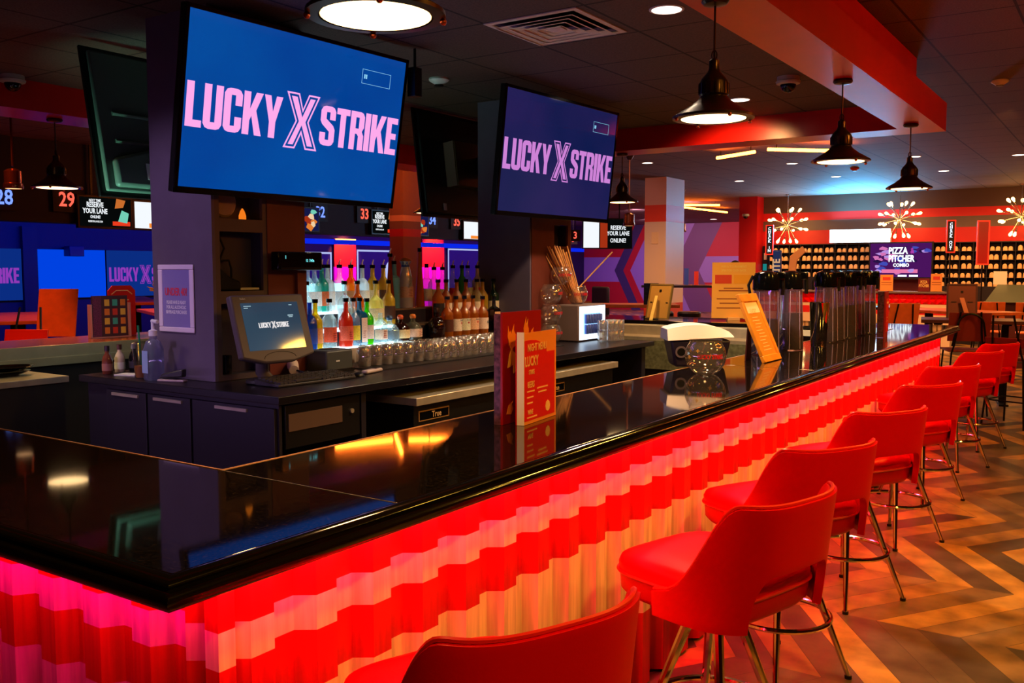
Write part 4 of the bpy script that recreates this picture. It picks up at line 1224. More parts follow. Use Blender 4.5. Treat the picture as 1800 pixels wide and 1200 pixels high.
MB().add([(-.10, -.27, 0), (.10, -.27, 0), (.10, .27, 0), (-.10, .27, 0), (-.10, -.27, .034), (.10, -.27, .014), (.10, .27, .014), (-.10, .27, .034)], [(3, 2, 1, 0), (4, 5, 6, 7), (0, 1, 5, 4), (1, 2, 6, 5), (2, 3, 7, 6), (3, 0, 4, 7)]).build('case', GR2, kb, bevel=.004)
keys = MB()
for rI in range(6):
    xx = -.082 + rI * .031; zz = .0345 - (xx + .1) * .1
    for cI in range(20):
        if rI == 5 and 3 < cI < 11: continue
        yy = -.255 + cI * .0262
        keys.box(xx, xx + .024, yy, yy + .021, zz - .002, zz + .007)
keys.box(-.082 + 5 * .031, -.082 + 5 * .031 + .024, -.15, .02, .02, .028)
keys.build('keys', mat('key_caps_dark', (58, 55, 55), .45), kb, smooth=False)
ms = thing('computer_mouse', 'small black mouse at the right end of the keyboard', 'computer mouse', (-3.64, 3.84, .991), .5)
MB().sphere((0, 0, .004), .034, 16, 8, sz=.6).build('shell', BLK, ms)
ph = thing('cordless_handset', 'pale cordless handset lying on the counter edge right of the mouse', 'telephone handset', (-3.70, 4.02, .991), .2)
MB().box(-.022, .022, -.09, .09, 0, .022).build('body', mat('pale_silver_plastic', (190, 170, 165), .35), ph, bevel=.009)
MB().box(-.014, .014, .02, .06, .022, .0235).build('display', BLKG, ph)
pr = thing('receipt_printer', 'dark grey box receipt printer between the register and the glasses', 'printer', (-3.975, 3.93, .991), .0)
MB().box(-.085, .085, -.09, .13, 0, .13).build('body', mat('printer_grey_plastic', (66, 70, 70), .45), pr, bevel=.012)
MB().box(-.05, .02, -.02, .085, .13, .135).build('paper_slot_cover', BLK, pr, bevel=.003)
MB().box(.0851, .088, -.015, .015, .062, .070).build('badge', mat('light_grey_print'), pr)
MB().box(.085, .10, -.085, .125, .0, .018).build('paper_tray_lip', BLK, pr)
sc_ = thing('barcode_scanner', 'white and black barcode scanner lying behind the register base', 'scanner', (-4.02, 3.70, .991), .9)
MB().tube([(0, -.06, .03), (0, .0, .045), (0, .07, .05)], .028, 12, r_end=.036).build('head', mat('warm_white_plastic', (225, 205, 190), .4), sc_)
MB().tube([(.01, -.05, .03), (.05, -.09, .02), (.09, -.05, .012), (.06, .03, .008)], .006, 8).build('cable', BLK, sc_)
cd = thing('customer_display', 'black customer display bar with small turquoise digits, fixed on the near column', 'customer display', (-4.02, 3.745, 1.648))
MB().box(-.03, .03, -.17, .17, -.055, .05).build('housing', BLKG, cd, bevel=.006)
MB().box(.030, .032, -.15, .155, -.05, -.04).build('lower_rail', mat('dark_steel'), cd)
tq = glow('turquoise_digits', (120, 235, 240), 1.2)
text('1', .026, tq, cd, basis((.033, -.115, .018), (0, 1, 0), (0, 0, 1)), bold=.03)
text('12  7:40a', .022, tq, cd, basis((.033, .07, .0), (0, 1, 0), (0, 0, 1)), bold=.03)
MB().box(-.06, -.03, .03, .10, -.35, -.02).build('support_post', WOODR, cd)
# things in the niches
bg = thing('handbag', 'black soft bag with a looped strap in the open shelf niche', 'bag', (-4.145, 3.33, 1.482))
MB().add([(-.035, -.09, 0), (.035, -.09, 0), (.035, .09, 0), (-.035, .09, 0), (-.03, -.085, .16), (.03, -.085, .15), (.03, .02, .07), (-.03, .03, .08), (.03, .085, .05), (-.03, .085, .055)], [(3, 2, 1, 0), (0, 1, 5, 4), (4, 5, 6, 7), (7, 6, 8, 9), (9, 8, 2, 3), (1, 2, 8, 6, 5), (0, 4, 7, 9, 3)]).build('body', mat('black_cloth', (14, 13, 15), .8, bump=.4, bscale=60), bg, bevel=.012)
MB().tube([(.0, -.08, .15), (.0, -.03, .17), (0, .0, .23), (0, -.03, .29), (0, -.07, .30)], .006, 8).tube([(0, -.08, .16), (0, .03, .165), (0, .045, .12), (0, .045, .07)], .006, 8).build('strap', mat('black_cloth'), bg)
for i in range(2):
    pp = tag(MB().box(-.04, .035, -.13, .0, 0, .012).build('paper_stack', mat('white_paper', (225, 222, 214), .7), loc=(-4.14, 3.40 + .135 * i, 1.4835 if i else 1.4835)), 'pale stack of papers on the niche floor, %s the black bag' % ('right of' if i else 'under the left side of'), 'papers')
    pp.location.z = 1.45 if not i else 1.4835
bpy.data.objects.remove(bpy.data.objects['paper_stack'])
wc = thing('warning_cone', 'tiny orange and yellow cone glowing on the upper niche shelf below the television', 'cone', (-4.12, 3.44, 1.874))
MB().lathe([(.02, 0), (.02, .02), (.012, .045), (.003, .06)], seg=14).build('cone', glow('amber_cone_lamp', (255, 130, 30), .9), wc)
rd = thing('round_plate', 'pale round plate leaning in the upper niche below the television', 'plate', (-4.13, 3.315, 1.88))
MB().lathe([(.09, 0), (.08, .008), (.01, .006)], seg=26, M=basis((-.0, 0, .09), (0, 1, 0), (-.1, 0, 1))).build('disc', mat('tan_plate', (170, 140, 110), .4), rd)
bo = thing('binder_clutter_box', 'black cup-shaped pen holder behind the register base', 'pen holder', (-4.14, 3.32, 1.024))
MB().lathe([(.03, 0), (.032, .10), (.028, .10), (.026, .01)], seg=18).build('cup', BLKG, bo)
dv = thing('tape_dispenser', 'black and silver dispenser stacked in the bottom niche behind the register', 'dispenser', (-4.14, 3.30, 1.19))
bpy.data.objects.remove(dv)

# framed age sign on the column front
sg = thing('framed_sign', 'white framed sign with UNDER 40? in red on the purple-grey column', 'sign', (-4.39, 3.19, 1.437))
w2, h2 = .155, .187
MB().box(-w2, w2, .0, .009, -h2, -h2 + .028).box(-w2, w2, .0, .009, h2 - .028, h2).box(-w2, -w2 + .036, .0, .009, -h2 + .028, h2 - .028).box(w2 - .036, w2, 0, .009, -h2 + .028, h2 - .028).build('frame', mat('white_painted_frame', (240, 225, 238), .4), sg, bevel=.004)
MB().box(-w2 + .03, w2 - .03, .004, .008, -h2 + .026, h2 - .026).build('poster', mat('lavender_poster', (142, 132, 190), .5), sg)
fz = lambda z: basis((0, .003, z), (1, 0, 0), (0, 0, 1))
text('UNDER 40?', .058, mat('sign_red_ink', (226, 70, 96), .5), sg, fz(.035), bold=.03, xs=.68)
for i, s_ in enumerate(('PLEASE HAVE ID READY', 'FOR ALL ALCOHOLIC', 'BEVERAGE PURCHASES')):
    text(s_, .026, mat('sign_white_ink', (240, 236, 245), .5), sg, fz(-.022 - i * .027), bold=.03, xs=.62 if i == 0 else .68)
# counter corner clutter
sa = thing('hand_sanitizer', 'clear pump bottle of hand sanitizer on the counter corner before the column', 'hand sanitizer', (-4.46, 3.09, .991)); sa.scale = (1.28, 1.28, 1.36)
MB().lathe([(.038, 0), (.042, .006), (.042, .125), (.03, .155), (.016, .165), (.016, .178)], seg=24).build('bottle_body', bottle_glass('sanitizer_gel', (200, 205, 235), .35), sa)
MB().lathe([(.018, .178), (.018, .20), (.007, .204), (.007, .235)], seg=16).tube([(-.004, 0, .238), (.035, 0, .236)], .008, 8).build('pump', mat('white_plastic', (240, 240, 244), .35), sa)
MB().box(-.02, .02, -.0435, -.0425, .03, .12).build('label', mat('pale_blue_label', (150, 180, 215), .5), sa)
cp = thing('iced_drink_cup', 'clear plastic cup with tan drink left in it and a green straw', 'cup', (-4.60, 3.11, .991)); cp.scale = (1.2, 1.2, 1.25)
MB().lathe([(.028, 0), (.030, .003), (.043, .145), (.045, .150), (.046, .156), (.030, .162)], seg=22, cap=False).build('cup_body', glass('clear_cup_plastic', (250, 240, 235), .05, .92, .2), cp)
MB().lathe([(.027, .003), (.032, .055), (.001, .056)], seg=20).build('drink', mat('tan_milk_drink', (214, 140, 70), .4), cp)
MB().tube([(.0, .0, .05), (-.012, 0, .16), (-.02, 0, .235)], .0045, 8).build('straw', mat('green_straw', (20, 140, 90), .4), cp)
nk = MB().box(-.09, .05, -.05, .04, 0, .006)
tag(nk.build('napkin_stack', mat('white_paper', (225, 222, 214), .7), loc=(-4.76, 3.16, .991), rz=.3), 'small stack of white papers beside the iced drink', 'papers')
sp = thing('stapler', 'dark grey stapler on the counter before the column', 'stapler', (-4.30, 3.09, .991), R(200)); sp.scale = (1.25, 1.3, 1.3)
MB().box(-.065, .065, -.018, .018, 0, .010).build('base', mat('pale_silver_plastic'), sp, bevel=.004)
MB().add([(-.06, -.015, .02), (.06, -.015, .014), (.06, .015, .014), (-.06, .015, .02), (-.062, -.016, .055), (.045, -.014, .032), (.045, .014, .032), (-.062, .016, .055)], [(3, 2, 1, 0), (4, 5, 6, 7), (0, 1, 5, 4), (1, 2, 6, 5), (2, 3, 7, 6), (3, 0, 4, 7)]).build('top_arm', GR2, sp, bevel=.006)
GB = [((-4.93, 3.11), (120, 60, 40), (40, 20, 20), 'short amber mixer bottle with a green base ring'), ((-4.955, 3.205), (225, 205, 160), (90, 50, 30), 'cream labelled mixer bottle'),
      ((-4.94, 3.29), (30, 26, 26), (220, 220, 215), 'dark mixer bottle with a white cap'), ((-4.88, 3.36), (60, 150, 60), (40, 190, 60), 'squeeze bottle with a bright green cap'), ((-4.845, 3.44), (30, 10, 10), (220, 20, 20), 'small dark bottle with a red cap')]
for (x, y), c1, c2, lab in GB:
    b = thing('mixer_bottle', lab + ' on the island left end', 'bottle', (x, y, .991), 0, 'mixer bottles on the left end of the island')
    b.scale = (1.25, 1.25, 1.35)
    MB().lathe([(.022, 0), (.024, .004), (.024, .06), (.018, .078), (.010, .09), (.010, .10)], seg=14).build('bottle_body', mat('mixer_glass_%d_%d' % c1[:2], c1, .2), b)
    MB().cyl((0, 0, .10), .012, .022, 12).build('cap', mat('mixer_cap_%d_%d' % c2[:2], c2, .35), b)
    MB().cyl((0, 0, .015), .0248, .03, 14).build('label', mat('mixer_label_%d' % c1[0], tuple(min(255, v + 50) for v in c1), .5), b)

# ------------------------------------------------------------ can fridge, fish bowls and straws
cf = thing('energy_drink_fridge', 'small glowing white countertop fridge with slim blue cans inside', 'mini fridge', (-3.93, 6.90, .991))
MB().box(-.11, .11, -.235, .235, 0, .31).build('case', mat('taupe_fridge_shell', (120, 100, 92), .4), cf, bevel=.012)
MB().box(.1101, .116, -.22, .22, .015, .295).build('glowing_front', glow('fridge_white_glow', (215, 235, 255), 2.2), cf)
MB().box(.1161, .118, -.16, .13, .06, .235).build('window', glow('fridge_window_glow', (150, 200, 250), 1.6), cf)
for r_ in range(2):
    for c_ in range(6):
        c = tag(MB().lathe([(.016, 0), (.019, .004), (.019, .072), (.015, .078)], seg=12).build('slim_can', mat('slim_can_blue', (40, 80, 190) if c_ % 2 else (70, 90, 170), .3, .4), loc=(-3.795, 6.765 + c_ * .046, 1.055 + r_ * .086)), 'slim blue and silver drink can in the glowing fridge window, %s row' % ('upper' if r_ else 'lower'), 'drink can', 'cans in the fridge window, %s row' % ('upper' if r_ else 'lower'))
FBG = glass('fish_bowl_glass', (255, 248, 240), 0, .99, .14, .05)
REDI = mat('bowl_print_red', (215, 20, 30), .4)
YELI = mat('bowl_print_gold', (245, 190, 70), .4)
def fish_bowl(loc, lab, r=.092, rz=0, marks=True):
    t = thing('fish_bowl', lab, 'glass bowl', loc, rz, 'round fish bowl glasses')
    pr_ = [(r * .45, 0)] + [(r * math.cos(a), r * .9 + r * math.sin(a)) for a in [R(-62 + 8.5 * k) for k in range(13)]]
    e = pr_[-1]
    pr_ += [(e[0] * .98, e[1] + .008), (e[0] * 1.04, e[1] + .014)]
    MB().lathe(pr_, seg=30, cap=False).build('bowl', FBG, t)
    MB().lathe([(r * .44, 0), (r * .44, .006), (.001, .005)], seg=24, cap=False).build('thick_base', FBG, t)
    if marks:
        me_s = text_mesh('LUCKY STRIKE', .03, .7, 'CENTER', .01)
        me = me_s.copy(); me.materials.append(REDI)
        for v in me.vertices:
            a = v.co.x * .030 / r
            zz = r * .9 + v.co.y * .030
            rr = math.sqrt(max(r * r - (zz - r * .9) ** 2, 1e-6)) + .0012 + v.co.z * .02
            v.co = Vector((rr * math.cos(a), rr * math.sin(a), zz))
        o = bpy.data.objects.new('lettering', me); COL.objects.link(o); o.parent = t
        for k, (a, dz) in enumerate(((-65, -.004), (-38, .03), (-150, .02), (150, -.01), (100, .03))):
            a = R(a); zz = r * .9 + dz
            rr = math.sqrt(r * r - dz * dz) + .001
            MB().box(-.0055, .0055, -.0015, .0015, 0, .001).box(-.0015, .0015, -.0055, .0055, 0, .0011).build('star_print', YELI, t).matrix_local = basis((rr * math.cos(a), rr * math.sin(a), zz), (-math.sin(a), math.cos(a), 0), (0, 0, 1)) @ Matrix.Scale(1.6, 4)
    return t
fish_bowl((-3.985, 6.50, .991), 'fish bowl at the bottom of the stack left of the can fridge')
fish_bowl((-3.985, 6.50, .991 + .163), 'fish bowl second from the bottom in the stack beside the can fridge')
fish_bowl((-3.985, 6.50, .991 + .326), 'fish bowl on top of the stack beside the can fridge', rz=.4)
fish_bowl((-3.93, 6.83, 1.303), 'fish bowl holding long straws on top of the glowing can fridge', rz=-.6)
fish_bowl((-3.99, 6.66, 1.303 + .165), 'highest fish bowl, with straws passing through it', r=.09, rz=-.5)
fish_bowl((-1.79, 4.42, 1.068), 'empty round fish bowl with LUCKY STRIKE in red, on the bar before the white caddy', r=.104, rz=R(-52))
SM = mat('tan_paper_straw', (255, 184, 106), .5, noise=.2, nscale=30)
sb = []
s0 = None
for k in range(26):
    u = (k % 6) / 5 - .5; w = (k // 6) / 4 - .5
    b0 = Vector((-3.93 + w * .06 + u * .012, 6.84 + u * .07, 1.315))
    tp = Vector((-4.01 + w * .13 + u * .02 + random.uniform(-.006, .006), 6.64 + u * .20 + random.uniform(-.012, .012), 1.76 + random.uniform(-.03, .04)))
    o = MB().tube([b0, tp], .0052, 6).build('long_straw', SM)
    tag(o, 'long tan straw in the bundle leaning out of the fish bowls', 'straw', 'bundle of long straws in the fish bowls')
tag(MB().tube([(-3.93, 6.86, 1.44), (-3.70, 7.03, 1.745)], .006, 8).build('wooden_stick', mat('pale_wood_stick', (240, 180, 110), .5)), 'single pale stick leaning out to the right of the straw bundle', 'stick')

# ------------------------------------------------------------ on the bar top
tm = thing('tall_menu', 'tall dark red menu card with orange flame and food drawings', 'menu', (-1.775, 2.70, 1.068), R(2))
MR = mat('menu_deep_red', (150, 12, 24), .35)
MB().box(-.004, .004, -.135, .125, 0, .385).build('card', MR, tm)
og = mat('menu_art_orange', (236, 130, 40), .45); oy = mat('menu_art_yellow', (245, 180, 70), .45)
rnd = random.Random(3)
for k in range(16):
    cy = -.02 + rnd.uniform(-.075, .09); cz = .20 + rnd.uniform(-.15, .14)
    ww = rnd.uniform(.010, .02); hh = rnd.uniform(.02, .045)
    a = rnd.uniform(-.6, .6)
    pts = [(-ww, -hh), (ww * .6, -hh * .8), (ww, 0), (ww * .3, hh * .5), (ww * .5, hh), (-ww * .2, hh * .55), (-ww * .8, hh * .2)]
    MB().prism(pts, 0, .0008).build('printed_flame', og if k % 3 else oy, tm).matrix_local = basis((.0042 + .0001 * k, cy, cz), (0, math.cos(a), math.sin(a)), (0, -math.sin(a), math.cos(a)))
MB().box(-.03, -.004, -.135, -.131, 0, .38).build('folded_side', mat('menu_side_print', (100, 60, 90), .4, noise=.8, nscale=60), tm)
fm = thing('drinks_menu', 'small bright red NIGHT MENU card with an orange border and white folded edge', 'menu', (-1.70, 2.60, 1.068))
MRD = mat('menu_bright_red', (226, 20, 8), .35); MOR = mat('menu_orange_border', (244, 140, 60), .4)
bf = basis((0, 0, 0), (-.13, 1, 0), (0, 0, 1))
def card(mb, nm, m):
    o = mb.build(nm, m, fm); o.matrix_local = bf; return o
# local X along the card, Y up, Z outwards
card(MB().box(0, .265, 0, .315, -.003, 0), 'card', MOR)
card(MB().box(0, .25, .012, .24, 0, .001).prism([(0, .24), (.18, .24), (.18, .255), (.14, .275), (.09, .287), (.04, .29), (0, .288)], 0, .001), 'printed_field', MRD)
card(MB().box(-.004, 0, 0, .318, -.026, 0), 'folded_edge', mat('menu_white_edge', (240, 225, 235), .4))
card(MB().box(-.004, .25, 0, .31, -.031, -.028), 'rear_leaf', MRD)
for s_, x, y, z_ in (('NIGHT MENU', .10, .262, .036), ('LUCKY', .055, .215, .048), ('STRIKE', .055, .178, .022), ('BEERS', .05, .135, .030), ('WINE', .045, .04, .024)):
    text(s_, z_, mat('menu_cream_ink', (250, 190, 130), .5), fm, bf @ basis((x, y, .002), (1, 0, 0), (0, 1, 0)), bold=.02, xs=.7)
q = MB()
for x, y, l in ((.02, .11, .06), (.10, .115, .09), (.02, .09, .05), (.11, .10, .07), (.02, .07, .045), (.02, .02, .08)): q.box(x, x + l, y, y + .005, .001, .0015)
card(q, 'small_print', mat('menu_cream_ink'))
MB().lathe([(.02, 0), (.02, .001)], seg=8, M=bf @ Matrix.Translation((.19, .045, .001))).build('round_seal', mat('menu_cream_ink'), fm)
cy_ = thing('bar_caddy', 'dark navy caddy with a white domed lid, on the bar behind the fish bowl', 'caddy', (-1.99, 4.78, 1.068), R(34))
NVY = mat('dark_navy_plastic', (36, 30, 60), .35)
def taper(x0, y0, x1, y1, z0, z1):
    return MB().add([(-x0, -y0, z0), (x0, -y0, z0), (x0, y0, z0), (-x0, y0, z0), (-x1, -y1, z1), (x1, -y1, z1), (x1, y1, z1), (-x1, y1, z1)], [(3, 2, 1, 0), (4, 5, 6, 7), (0, 1, 5, 4), (1, 2, 6, 5), (2, 3, 7, 6), (3, 0, 4, 7)])
taper(.135, .10, .165, .12, 0, .15).build('tub', NVY, cy_, bevel=.015)
n = 14; v = []; f = []
for i in range(n + 1):
    u = i / n
    x = -.18 + .36 * u; zt = .15 + .075 * (math.sin(PI * min(1, u * .78 + .22)) ** .6) + .02 * u
    for y in (-.13, .13):
        v.append((x, y, .145 + .02 * u)); v.append((x, y * .8, zt))
for i in range(n):
    a = 4 * i; b = 4 * (i + 1)
    f += [(a, b, b + 1, a + 1), (a + 1, b + 1, b + 3, a + 3), (a + 3, b + 3, b + 2, a + 2), (a + 2, b + 2, b, a)]
f += [(0, 1, 3, 2), (4 * n, 4 * n + 2, 4 * n + 3, 4 * n + 1)]
MB().add(v, f).build('lid', mat('milky_white_plastic', (238, 225, 232), .35), cy_, bevel=.01)
MB().lathe([(.032, 0), (.032, .006), (.022, .006), (.022, 0)], seg=26, M=basis((-.105, -.115, .085), (1, 0, 0), (0, -.1, 1))).build('cup_ring', mat('grey_violet_plastic', (110, 100, 130), .4), cy_)
MB().lathe([(.022, 0), (.022, .004)], seg=22, M=basis((-.105, -.1165, .085), (1, 0, 0), (0, -.1, 1))).build('cup_hole', BLK, cy_)
ef = thing('easel_menu_frame', 'orange wooden framed cocktail menu leaning back on its easel leg on the bar', 'menu frame', (-1.71, 5.26, 1.068))
WOR = mat('orange_stained_wood', (240, 150, 40), .4, noise=.25, nscale=14)
L_ = .42; tl = math.atan2(.165, .385)
EM = basis((0, 0, .003), (0, 1, 0), (-math.sin(tl), 0, math.cos(tl)))
def fr_(mb, nm, m, **k):
    o = mb.build(nm, m, ef, **k); o.matrix_local = EM; return o
hw = .148
fr_(MB().box(-hw, hw, 0, .04, -.022, .0).box(-hw, hw, L_ - .05, L_, -.022, .0).box(-hw, -hw + .035, .04, L_ - .05, -.022, .0).box(hw - .035, hw, .04, L_ - .05, -.022, .0), 'frame', WOR, bevel=.003)
fr_(MB().box(-hw + .03, hw - .03, .036, L_ - .045, -.014, -.008), 'menu_sheet', mat('orange_menu_sheet', (236, 140, 40), .4))
fr_(MB().box(-hw + .036, hw - .036, .30, L_ - .055, -.008, -.0075), 'white_header', mat('cream_sheet_header', (246, 220, 180), .5))
q = MB()
for k in range(11): q.box(-.07 + (k % 3) * .012, .06 - (k % 4) * .014, .07 + k * .02, .075 + k * .02, -.008, -.0072)
fr_(q, 'printed_lines', mat('cream_sheet_ink', (252, 200, 130), .5))
text('LUCKY', .04, mat('cream_sheet_ink'), ef, EM @ basis((0, .31, -.007), (1, 0, 0), (0, 1, 0)), bold=.03)
MB().add([(-.15, -.02, .31), (-.15, .02, .31), (-.145, .02, .31), (-.16, -.045, 0), (-.16, .045, 0), (-.152, .045, 0), (-.152, -.045, 0), (-.145, -.02, .31)], [(0, 1, 4, 3), (7, 6, 5, 2), (0, 3, 6, 7), (1, 2, 5, 4), (3, 4, 5, 6), (0, 7, 2, 1)]).build('easel_leg', mat('dark_red_board', (80, 24, 22), .5), ef)
# beverage dispensers: clear tapered cylinder, dark drink, black pump lid
CYL = glass('dispenser_clear_wall', (226, 200, 240), 0, .95, .22, .10)
def dispenser(x, y, lab, fill=.6, rz=0, h=.40, r=.090):
    t = thing('pump_dispenser', lab, 'drink dispenser', (x, y, 1.068), rz, 'pump top drink dispensers on the bar')
    MB().lathe([(r, 0), (r * 1.02, .004), (r * .96, h * .4), (r * .84, h)], seg=28, cap=False).build('clear_cylinder', CYL, t)
    MB().lathe([(r * .98, .004), (r * .95, h * .3), (r * .90, h * fill)], seg=28).build('dark_drink', mat('dark_cola_drink', (18, 10, 26), .06, coat=.5), t)
    for k in range(5):
        a = R(-130 + 48 * k)
        rr = r * .93
        MB().tube([(rr * 1.09 * math.cos(a), rr * 1.09 * math.sin(a), .01), (rr * .92 * math.cos(a), rr * .92 * math.sin(a), h - .01)], .0022, 6).build('wall_rib', mat('lilac_clear_rib', (190, 170, 220), .15), t)
    MB().lathe([(r * .86, h), (r * .92, h + .006), (r * .90, h + .07), (r * .78, h + .105), (r * .35, h + .12)], seg=26).build('lid', BLKG, t)
    MB().box(-.02, r * 1.25, -.022, .022, h + .06, h + .115).build('spout_arm', BLKG, t, bevel=.012)
    MB().tube([(r * 1.12, 0, h + .07), (r * 1.15, 0, h + .0), (r * 1.12, 0, h - .03)], .012, 8).build('spout', BLK, t)
    MB().tube([(-r * .9, 0, h + .09), (-r * 1.2, 0, h + .03), (-r * 1.1, 0, h - .02)], .009, 8).build('handle', BLK, t)
    return t
DS = [(-1.90, 5.66, 'pump dispenser partly hidden behind the orange easel frame', .55, .5), (-1.88, 6.08, 'pump dispenser standing alone right of the orange easel frame', .6, .2), (-1.86, 6.86, 'pump dispenser at the left of the crowded row, right behind the steel tin', .62, .8),
      (-1.87, 7.12, 'pump dispenser second in the crowded row', .62, 1.2), (-1.85, 7.40, 'pump dispenser third in the crowded row', .64, .3), (-1.86, 7.68, 'pump dispenser fourth in the crowded row', .64, .9), (-1.84, 7.98, 'pump dispenser at the right end of the crowded row', .66, -.3)]
for x, y, lab, fl, rz in DS: dispenser(x, y, lab, fl, rz)
ct = thing('cocktail_tin', 'polished steel cocktail tin standing before the row of dispensers', 'cocktail tin', (-1.78, 6.42, 1.068))
MB().lathe([(.05, 0), (.052, .003), (.066, .30), (.068, .305), (.063, .305), (.06, .29)], seg=28).build('tin', mat('mirror_steel', (205, 205, 210), .08, 1.0), ct)
smn = thing('table_tent_menu', 'small upright red menu card near the far end of the bar', 'menu', (-1.60, 7.62, 1.068), R(5))
MB().box(-.003, .003, -.10, .12, 0, .36).build('card', mat('menu_deep_red'), smn)
MB().box(.003, .005, -.02, .13, .04, .30).build('front_card', MRD, smn)
MB().box(.0051, .0056, .0, .11, .26, .275).box(.0051, .0056, .01, .10, .15, .155).box(.0051, .0056, .01, .10, .12, .125).build('printed_lines', mat('menu_cream_ink'), smn)
MB().box(-.05, -.003, -.102, -.098, 0, .355).build('folded_side', mat('menu_side_print'), smn)
sp2 = tag(MB().box(-1.98, -1.76, 7.9, 8.7, 1.0675, 1.071).build('drip_tray', mat('dark_steel'), None, bevel=.001), 'flat dark drip tray below the last dispensers on the bar', 'tray')
# far cross bar items
eb = thing('easel_back_frame', 'back of a tan picture frame with its easel leg, on the far cross bar', 'menu frame', (-4.17, 8.95, 1.068), R(-20))
TAN = mat('tan_frame_back', (176, 136, 70), .5)
EB = basis((0, 0, .003), (1, 0, 0), (0, .2, 1))
def eb_(mb, nm, m, par=None, **k):
    o = mb.build(nm, m, par or eb, **k); o.matrix_local = EB; return o
eb_(MB().box(-.15, .15, 0, .36, 0, .012), 'backing_board', TAN)
eb_(MB().box(-.165, -.15, -.0, .375, -.004, .018).box(.15, .165, 0, .375, -.004, .018).box(-.15, .15, .36, .375, -.004, .018).box(-.15, .15, -.0, .012, -.004, .018), 'frame', mat('olive_frame_edge', (120, 100, 56), .5))
eb_(MB().box(-.014, .014, .29, .315, .012, .018).box(-.13, -.10, .17, .18, .012, .016).box(.10, .13, .17, .18, .012, .016), 'hanger_clips', BLK)
MB().add([(-.03, -.006, .25), (.01, -.006, .25), (.045, -.12, 0), (.0, -.12, 0), (-.03, -.001, .25), (.01, -.001, .25), (.045, -.112, 0), (.0, -.112, 0)], [(0, 1, 2, 3), (7, 6, 5, 4), (0, 4, 5, 1), (1, 5, 6, 2), (2, 6, 7, 3), (3, 7, 4, 0)]).build('easel_leg', mat('pale_tan_leg', (226, 200, 120), .5), eb)
wb = thing('wooden_table_sign', 'orange printed board sign in a slotted wooden stand on the far cross bar', 'sign', (-3.45, 9.25, 1.068), R(-28 + 60))
wb.rotation_euler.z = R(34 - 6)
MB().box(-.22, .22, 0, .014, .02, .60).build('board', mat('orange_sign_board', (255, 186, 84), .45), wb)
MB().box(-.06, .06, -.08, .10, 0, .03).build('stand', mat('pale_wood_stick'), wb)
q = MB(); 
for z_, a, b in ((.12, -.17, .15), (.17, -.14, .12), (.215, -.17, .17), (.30, -.15, .15), (.325, -.10, .10)): q.box(a, b, -.001, 0, z_, z_ + .012)
q.build('printed_lines', mat('sign_orange_ink', (170, 90, 40), .5), wb)
MB().box(-.19, -.02, -.002, 0, .38, .47).build('red_ad_block', mat('sign_red_block', (226, 70, 40), .5), wb)
MB().box(.0, .19, -.002, 0, .38, .47).build('yellow_ad_block', mat('sign_yellow_block', (250, 170, 40), .5), wb)
for i, s_ in enumerate(('WIN A TOURNAMENT', 'SPIN FOR CASH BACK')):
    text(s_, .034, mat('sign_yellow_ink', (255, 215, 120), .5), wb, basis((0, -.003, .555 - i * .04), (1, 0, 0), (0, 0, 1)), bold=.02, xs=.75)
bin_ = thing('sink_basin', 'stainless sink basin with a tiled splash behind, beyond the island end', 'sink', (-3.9, 8.5, 0))
P_(MB().box(-5.2, -2.6, 8.28, 8.64, .90, .93).box(-5.2, -2.6, 8.60, 8.64, .93, 1.02).build('steel_top', STEEL, bin_))
P_(MB().box(-5.2, -2.6, 8.26, 8.28, .62, .90).build('front_apron', mat('olive_steel_apron', (150, 150, 110), .35, .6, noise=.4, nscale=30), bin_))
P_(MB().box(-5.1, -2.7, 8.30, 8.6, 0, .62).build('cabinet', mat('dark_bar_body'), bin_))

# ------------------------------------------------------------ lane end: screens, murals, wall panels
def wall_screen(y0, y1, z0, z1, col, lab, name='lane_screen', cat='projection screen', logo=None, g=None, es=1.0):
    t = thing(name, lab, cat, (-18.44, (y0 + y1) / 2, (z0 + z1) / 2), 0, g)
    hy, hz = (y1 - y0) / 2, (z1 - z0) / 2
    MB().box(-.05, -.01, -hy, hy, -hz, hz).build('frame', mat('screen_frame_navy', (14, 12, 40), .5), t)
    s = MB().box(-.01, 0, -hy + .01, hy - .01, -hz + .01, hz - .01).build('screen', glow('screen_' + lab[:12], col, es), t)
    if logo:
        mb = MB(); mb.v = [Vector((p.x * logo, p.y * logo * 1.15, p.z + .003)) for p in LOGO.v]; mb.f = LOGO.f; mb.m = LOGO.m
        o = mb.build('logo_lettering', glow('logo_violet', (150, 60, 190), .9), t, smooth=False)
        o.matrix_local = basis((0, 0, -.02), (0, 1, 0), (0, 0, 1))
    return t
SG = 'lane end projection screens'
wall_screen(7.95, 9.86, .97, 2.01, (10, 44, 128), 'navy lane screen whose logo ends in IKE, at the left edge', logo=1.78, g=SG)
wall_screen(10.17, 11.67, .99, 2.01, (0, 66, 225), 'plain bright blue lane screen', g=SG)
wall_screen(11.69, 13.6, .99, 2.01, (14, 36, 135), 'navy lane screen reading LUCKY X beside the near column', logo=1.80, g=SG)
t = thing('lane_camera', 'small dark camera box above the bright blue lane screen', 'camera', (-18.32, 10.9, 1.93))
MB().box(-.13, .1, -.16, .16, -.07, .14).build('body', mat('dark_blue_box', (16, 24, 80), .4), t, bevel=.01)
BB = glow('blue_light_band', (10, 40, 235), 1.0)
lb = thing('light_band', 'long bright blue light band along the lane end wall', 'light band', (-18.46, 22, 2.3))
P_(MB().box(-18.49, -18.44, 16.6, 32.6, 2.28, 2.42).build('diffuser', BB, lb))
MF = glow('mural_white_line', (190, 200, 255), .9)
